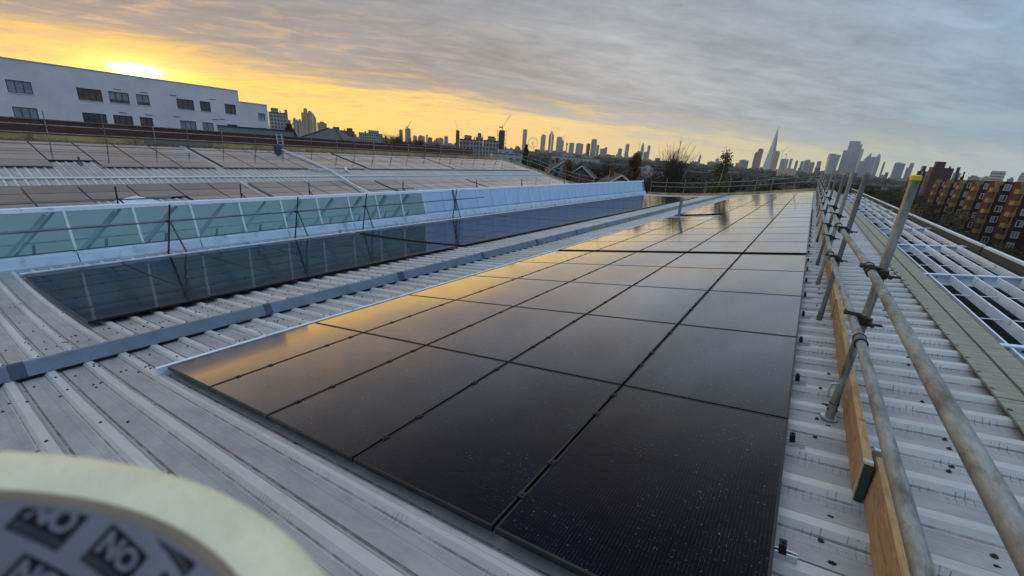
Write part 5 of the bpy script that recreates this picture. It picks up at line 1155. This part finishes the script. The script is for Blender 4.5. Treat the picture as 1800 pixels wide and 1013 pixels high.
for k in range(285):
    for _ in range(60):
        zone = k % 5
        if zone in (0, 1): x_, y_ = rnd.uniform(9, 36), rnd.uniform(28, 235)
        elif zone == 2: d_ = rnd.uniform(62, 150); az = R_(rnd.uniform(-40, 9)); x_, y_ = d_ * math.sin(az), d_ * math.cos(az)
        elif zone == 3: d_ = rnd.uniform(120, 330); az = R_(rnd.uniform(-45, 9.5)); x_, y_ = d_ * math.sin(az), d_ * math.cos(az)
        else: d_ = rnd.uniform(75, 300); az = R_(rnd.uniform(-66, -36)); x_, y_ = d_ * math.sin(az), d_ * math.cos(az)
        if -40 < x_ < 6 and y_ < 57: continue
        if -94 < x_ < -66 and y_ < 39: continue
        if math.hypot(x_ + 77.5, y_ - 50.5) < 12: continue
        if x_ > 34 and y_ > 112: continue
        if any(math.hypot(x_ - a_, y_ - b2_) < 6.5 for a_, b2_ in used): continue
        if any(math.hypot(x_ - a_, y_ - b2_) < 4.0 for a_, b2_ in spots): continue
        break
    spots.append((x_, y_)); d_ = math.hypot(x_, y_)
    v = rnd.choice([0, 2, 0, 2, 1, 5, 3, 4]) if zone > 1 else rnd.choice([0, 2, 1, 5, 5, 0, 4])
    ztop = (rnd.uniform(-6.5, -2.2) if zone < 2 else rnd.uniform(-6.2, -2.6) if zone == 2 else rnd.uniform(-6.0, -2.0) if zone == 3 else rnd.uniform(-6., -1.6))
    ztop = min(ztop, -.018 * d_ + 1.2 if zone != 4 else -1.3)
    if x_ > 5 and y_ < 60: ztop = min(ztop, -4.2)
    if math.degrees(math.atan2(x_, y_)) > 9.8: ztop = max(-12.8, min(ztop, -.078 * d_ - .3))
    s2 = (ztop - GZ) / hs[v]; nm, ds = names[v]
    where = 'in the wood right of the white grid' if zone < 2 else 'among the houses beyond the far roof end' if zone in (2, 3) else 'beyond the brown parapet wall'
    tree(nm, '%s %s' % (ds, where), (x_, y_, GZ), TV[v], '%s %s' % (ds.replace('tree', 'trees'), where), s2, rnd.uniform(0, 6.28))
# landmark trees
rd = random.Random(12); tk, cw_ = MB(), MB(); tk.tube((0, 0, 0), (.1, 0, 9.5), .42, 'bark', 8, r2=.26, caps=False)
for k in range(19):
    az = rd.uniform(0, 6.283); p0 = Vector((.1, 0, rd.uniform(7.5, 9.6))); p1 = p0 + Vector((math.cos(az) * rd.uniform(.8, 2.4), math.sin(az) * rd.uniform(.8, 2.2), rd.uniform(2.2, 4.2))); tk.tube(p0, p1, .15, 'bark', 5, r2=.08, caps=False)
    for j in range(9):
        q0 = p0 + (p1 - p0) * rd.uniform(.45, 1); d_ = Vector((q0.x * .26 + rd.gauss(0, .22), q0.y * .26 + rd.gauss(0, .22), 1)).normalized()
        L = rd.uniform(2.6, 7.2) * (1 - .35 * min(1, abs(q0.x) / 3)); prev = q0
        for s2 in range(4):
            nx = prev + (d_ + Vector((rd.gauss(0, .05), rd.gauss(0, .05), 0))) * L / 4; cw_.tube(prev, nx, .055 - .009 * s2, 'bark', 3, r2=.046 - .009 * s2, caps=False)
            for _ in range(3): v_ = (d_ + Vector((rd.gauss(0, .4), rd.gauss(0, .4), 0))).normalized(); b0 = prev + (nx - prev) * rd.random(); sd = v_.orthogonal().normalized() * .024; cw_.poly([b0 - sd, b0 + sd, b0 + v_ * rd.uniform(.4, 1.3)], [(0, 1, 2)], 'twig')
            prev = nx
tree('bare_tree', 'big leafless tree with upright fan of branches rising above the skyline', (-22.6, 87.1, GZ), (tk.mesh('trunk'), cw_.mesh('crown')), None, 1.0)
def column_tree(seed, h, wdt, leaf, n, lean=0, base=.25, lsz=.11):
    rd = random.Random(seed); tk, cw_ = MB(), MB(); tk.tube((0, 0, 0), (lean, 0, h * .95), .16, 'bark' if leaf != 'leaf_birch' else 'coping', 7, r2=.03, caps=False); cl_ = []
    for k in range(60):
        f_ = base + (1 - base) * rd.random() ** 1.1; az = rd.uniform(0, 6.283); rr = wdt * (1 - f_) ** .55 * rd.uniform(.4, 1.15); p0 = Vector((lean * f_, 0, h * f_ - rr * .5)); p1 = Vector((lean * f_ + rr * math.cos(az), rr * math.sin(az), h * f_ + rr * .35))
        tk.tube(p0, p1, .035, 'bark', 3, r2=.012, caps=False); cl_.append(p1); cl_.append((p0 + p1) / 2)
    for _ in range(n):
        c_ = rd.choice(cl_) + Vector((rd.gauss(0, .3), rd.gauss(0, .3), rd.gauss(-.05, .4))); a_ = Vector((rd.gauss(0, 1), rd.gauss(0, 1), rd.gauss(0, 1))).normalized() * lsz * rd.uniform(.5, 1.3); b2_ = a_.orthogonal().normalized() * a_.length
        cw_.poly([c_ - a_, c_ + b2_, c_ + a_, c_ - b2_], [(0, 1, 2, 3)], leaf)
    for _ in range(350):
        c_ = rd.choice(cl_); v_ = Vector((rd.gauss(0, .6), rd.gauss(0, .6), 1)).normalized(); sd = v_.orthogonal().normalized() * .012; cw_.poly([c_ - sd, c_ + sd, c_ + v_ * rd.uniform(.4, 1.0)], [(0, 1, 2)], 'twig')
    return tk.mesh('trunk'), cw_.mesh('crown')
tree('birch_tree', 'slender yellow green birch tree with pale trunk beyond the far guardrail', (-12.0, 69.0, GZ), column_tree(3, 16.9, 2.6, 'leaf_birch', 4600, 1.1), None)
tree('autumn_tree', 'tall rust brown autumn tree left of the big bare tree', (-36.2, 103.8, GZ), column_tree(4, 15.8, 4.0, 'leaf_rust', 6500, .1, .15, .15), None)
tree('autumn_bush', 'rounded golden tree beside the small gabled houses', (-46.6, 89.5, GZ), column_tree(5, 13.3, 3.0, 'leaf_gold', 5000, .1, .2, .14), None)
tree('autumn_tree', 'golden tree glowing in the dark wood beside the white grid', (13.4, 88, GZ), column_tree(6, 10.9, 2.6, 'leaf_gold', 3800, .1, .3, .15), None)
tree('conifer_tree', 'dark conifer left of the observation wheel', (-109, 167, GZ), column_tree(7, 17.3, 2.4, 'leaf_dark', 4200, 0, .1, .25), None)
tree('autumn_tree', 'dark reddish tree at the right corner of the gridded slab', (-134, 73.0, GZ), column_tree(8, 16.8, 3.6, 'leaf_rust', 4200, 0, .2, .25), None)
for k, (x_, y_, zt) in enumerate(((-228, 190, 5.6), (-231, 197, 6.0), (-224, 201, 4.6), (-219, 206, 4.2), (-213, 214, 3.2))):
    tree('bare_tree', 'distant leafless tree on the orange horizon, %s of five from the left' % nth(k + 1), (x_, y_, GZ), TV[0 if k % 2 else 2], 'distant trees on the orange horizon', (zt - GZ) / hs[0 if k % 2 else 2], k)
# far woods: one mass of leaf clumps
mb = MB(); rd = random.Random(77)
for k in range(2600):
    d_ = 150 + 1300 * rd.random() ** 1.4; az = R_(rd.uniform(-60, 26)); x_, y_ = d_ * math.sin(az), d_ * math.cos(az)
    if x_ > 34 and 100 < y_ < 225 and x_ < 62: continue
    if -94 < x_ < -66 and y_ < 39: continue
    if any(math.hypot(x_ - a_, y_ - b2_) < 9 for a_, b2_ in used): continue
    h = rd.uniform(5.5, 9.0) + d_ * .004; w_ = rd.uniform(3, 6)
    for j in range(26):
        c_ = Vector((x_ + rd.gauss(0, w_ * .5), y_ + rd.gauss(0, w_ * .5), GZ + h * rd.uniform(.25, 1))); a_ = Vector((rd.gauss(0, 1), rd.gauss(0, 1), rd.gauss(0, .7))).normalized() * rd.uniform(.3, .9) * (1 + d_ / 900); b2_ = a_.orthogonal().normalized() * a_.length * .6
        mb.poly([c_ - a_, c_ + b2_, c_ + a_, c_ - b2_], [(0, 1, 2, 3)], 'twig' if k % 4 else 'leaf_olive')
tag(mb.build('distant_wood'), 'brown winter woods spreading between the houses and the skyline', 'wood', None, 'stuff')
# undergrowth under the near wood
mb = MB()
for k in range(5200):
    x_, y_ = rd.uniform(5, 36), rd.uniform(10, 240)
    if k % 2: d_ = rd.uniform(58, 240); az = R_(rd.uniform(-42, 9)); x_, y_ = d_ * math.sin(az), d_ * math.cos(az)
    if -40 < x_ < 5 and y_ < 53: continue
    for j in range(7):
        c_ = Vector((x_ + rd.gauss(0, 1.2), y_ + rd.gauss(0, 1.2), GZ + rd.uniform(0, 2.2))); a_ = Vector((rd.gauss(0, 1), rd.gauss(0, 1), rd.gauss(0, .9))).normalized() * rd.uniform(.2, .55); b2_ = a_.orthogonal().normalized() * a_.length * .5
        mb.poly([c_ - a_, c_ + b2_, c_ + a_, c_ - b2_], [(0, 1, 2, 3)], 'twig' if k % 3 else 'leaf_dark')
tag(mb.build('undergrowth'), 'dark scrub and undergrowth below the trees', 'undergrowth', None, 'stuff')

# ------------------------------------------------------------------ roll of masking tape close to the camera
S_ = .0596; nrm = Vector((math.tan(R_(5)), math.tan(R_(20)), 1)).normalized()
e1 = nrm.cross(Vector((0, 1, 0))).normalized(); e2 = nrm.cross(e1)
C0 = (nrm * -1 + e1 * .836 + e2 * .056) * S_; ta = -e2 if (-e2).y > 0 else e2
tb = ta.cross(nrm)
tp = thing('tape_roll', 'blurred roll of cream masking tape with printed cardboard core in the lower left corner', 'tape roll')
RO, RI, RC, HT = .923 * S_, .733 * S_, .0413, .048
def P3(th, r_, h_): return C0 + (tb * math.sin(th) + ta * math.cos(th)) * r_ + nrm * h_
def ring(mb, prof, mat, n=96, smooth=True):
    pts = [P3(2 * math.pi * i / n, r_, h_) for i in range(n) for r_, h_ in prof]; k = len(prof)
    mb.poly(pts, [(i * k + j, i * k + j + 1, ((i + 1) % n) * k + j + 1, ((i + 1) % n) * k + j) for i in range(n) for j in range(k - 1)], mat, smooth)
mb = MB(); ring(mb, [(RI, -.0002), (RI + .0006, .0), ((RO + RI) / 2, .0004), (RO - .0012, .0), (RO, -.0012), (RO, -HT + .001), (RO - .001, -HT), (RI, -HT)], 'tape_cream'); mb.build('tape', tp)
mb = MB(); ring(mb, [(RI, -.0003), (RI - .0004, .0003), (RC + .0004, .0003), (RC, -.0002)], 'card_brown'); ring(mb, [(RC, -.0002), (RC, -HT)], 'card_grey'); core = mb.build('core', tp)
def textmesh(body, off):
    cu_ = bpy.data.curves.new('t', 'FONT'); cu_.body = body; cu_.offset = off; cu_.align_x = 'CENTER'; cu_.resolution_u = 3
    ob = bpy.data.objects.new('t', cu_); COL.objects.link(ob); bpy.context.view_layer.update()
    me = ob.evaluated_get(bpy.context.evaluated_depsgraph_get()).to_mesh(); vs = [v_.co.xy.copy() for v_ in me.vertices]; fs = [tuple(p_.vertices) for p_ in me.polygons]
    bpy.data.objects.remove(ob); x0 = min(v_.x for v_ in vs); x1 = max(v_.x for v_ in vs); y0_ = min(v_.y for v_ in vs); y1_ = max(v_.y for v_ in vs)
    return [((v_.x - (x0 + x1) / 2) / (x1 - x0), (v_.y - (y0_ + y1_) / 2) / (y1_ - y0_)) for v_ in vs], fs
T1, T2 = textmesh('NO', .045), textmesh('NONSENSE', .02)
mb = MB(); rot = R_(-24); ca, sa = math.cos(rot), math.sin(rot)
def put(vs, fs, cx_, cy_, ox_, oy_, sx_, sy_, lift, mat):
    pts = []
    for a_, b2_ in vs:
        lx, ly_ = ox_ + a_ * sx_, oy_ + b2_ * sy_; gx, gy = cx_ + lx * ca - ly_ * sa, cy_ + lx * sa + ly_ * ca
        if gy > -.0008: gy = -.0008
        if gy < -HT: gy = -HT
        pts.append(P3(gx / RC, RC - lift, gy))
    mb.poly(pts, fs, mat)
gridv = [(i / 6 - .5, j / 6 - .5) for i in range(7) for j in range(7)]; gridf = [(i * 7 + j, (i + 1) * 7 + j, (i + 1) * 7 + j + 1, i * 7 + j + 1) for i in range(6) for j in range(6)]
for i_ in range(-3, 9):
    for j_ in range(-3, 7):
        cx_ = -.0328 + .0106 * i_; cy_ = -.0025 - .0038 * i_ - .0112 * j_
        if cy_ > .0035 or cy_ < -HT + .002: continue
        put(gridv, gridf, cx_, cy_, 0, 0, .0078, .0080, .00012, 'ink')
        put(*T1, cx_, cy_, 0, .0011, .0064, .0048, .00022, 'card_grey')
        put(gridv, gridf, cx_, cy_, 0, -.0028, .0068, .0014, .00018, 'ink_grey'); put(*T2, cx_, cy_, 0, -.0028, .0062, .0009, .00026, 'ink')
mb.build('print', core)

bs = C0 - nrm * (HT + .001); pr_ = thing('timber_prop', 'plain square timber prop standing on the roof under the masking tape roll', 'timber', (bs.x, bs.y, near(bs.x) + .044))
mb = MB(); mb.box(-.032, .032, -.032, .032, 0, bs.z - .035 - near(bs.x) - .044, 'timber'); mb.build('post', pr_)
mb = MB(); o0 = Vector((bs.x, bs.y, near(bs.x) + .044)); mb.tube(bs - nrm * .012 - o0, bs - o0, .043, 'timber', 24); mb.tube(Vector((bs.x, bs.y, bs.z - .036)) - o0, bs - nrm * .0125 - o0, .02, 'timber', 10); mb.build('top_disc', pr_)

# ------------------------------------------------------------------ haze
hz = MB(); hz.box(-4600, 2600, -600, 5700, -17, 300, 'ground'); hm = bpy.data.materials.new('haze'); hm.use_nodes = True; hm.node_tree.nodes.clear(); N = NT(hm.node_tree)
pv = N.n('ShaderNodeVolumePrincipled'); pv.inputs['Color'].default_value = (.95, .90, .84, 1); pv.inputs['Density'].default_value = 0.95e-4; pv.inputs['Anisotropy'].default_value = .35
oo = N.n('ShaderNodeOutputMaterial'); N.lk(pv.outputs[0], oo.inputs['Volume'])
hme = hz.mesh('haze'); hme.materials.clear(); hme.materials.append(hm); tag(link('haze', hme), 'thin evening haze over the city', 'haze', None, 'stuff')
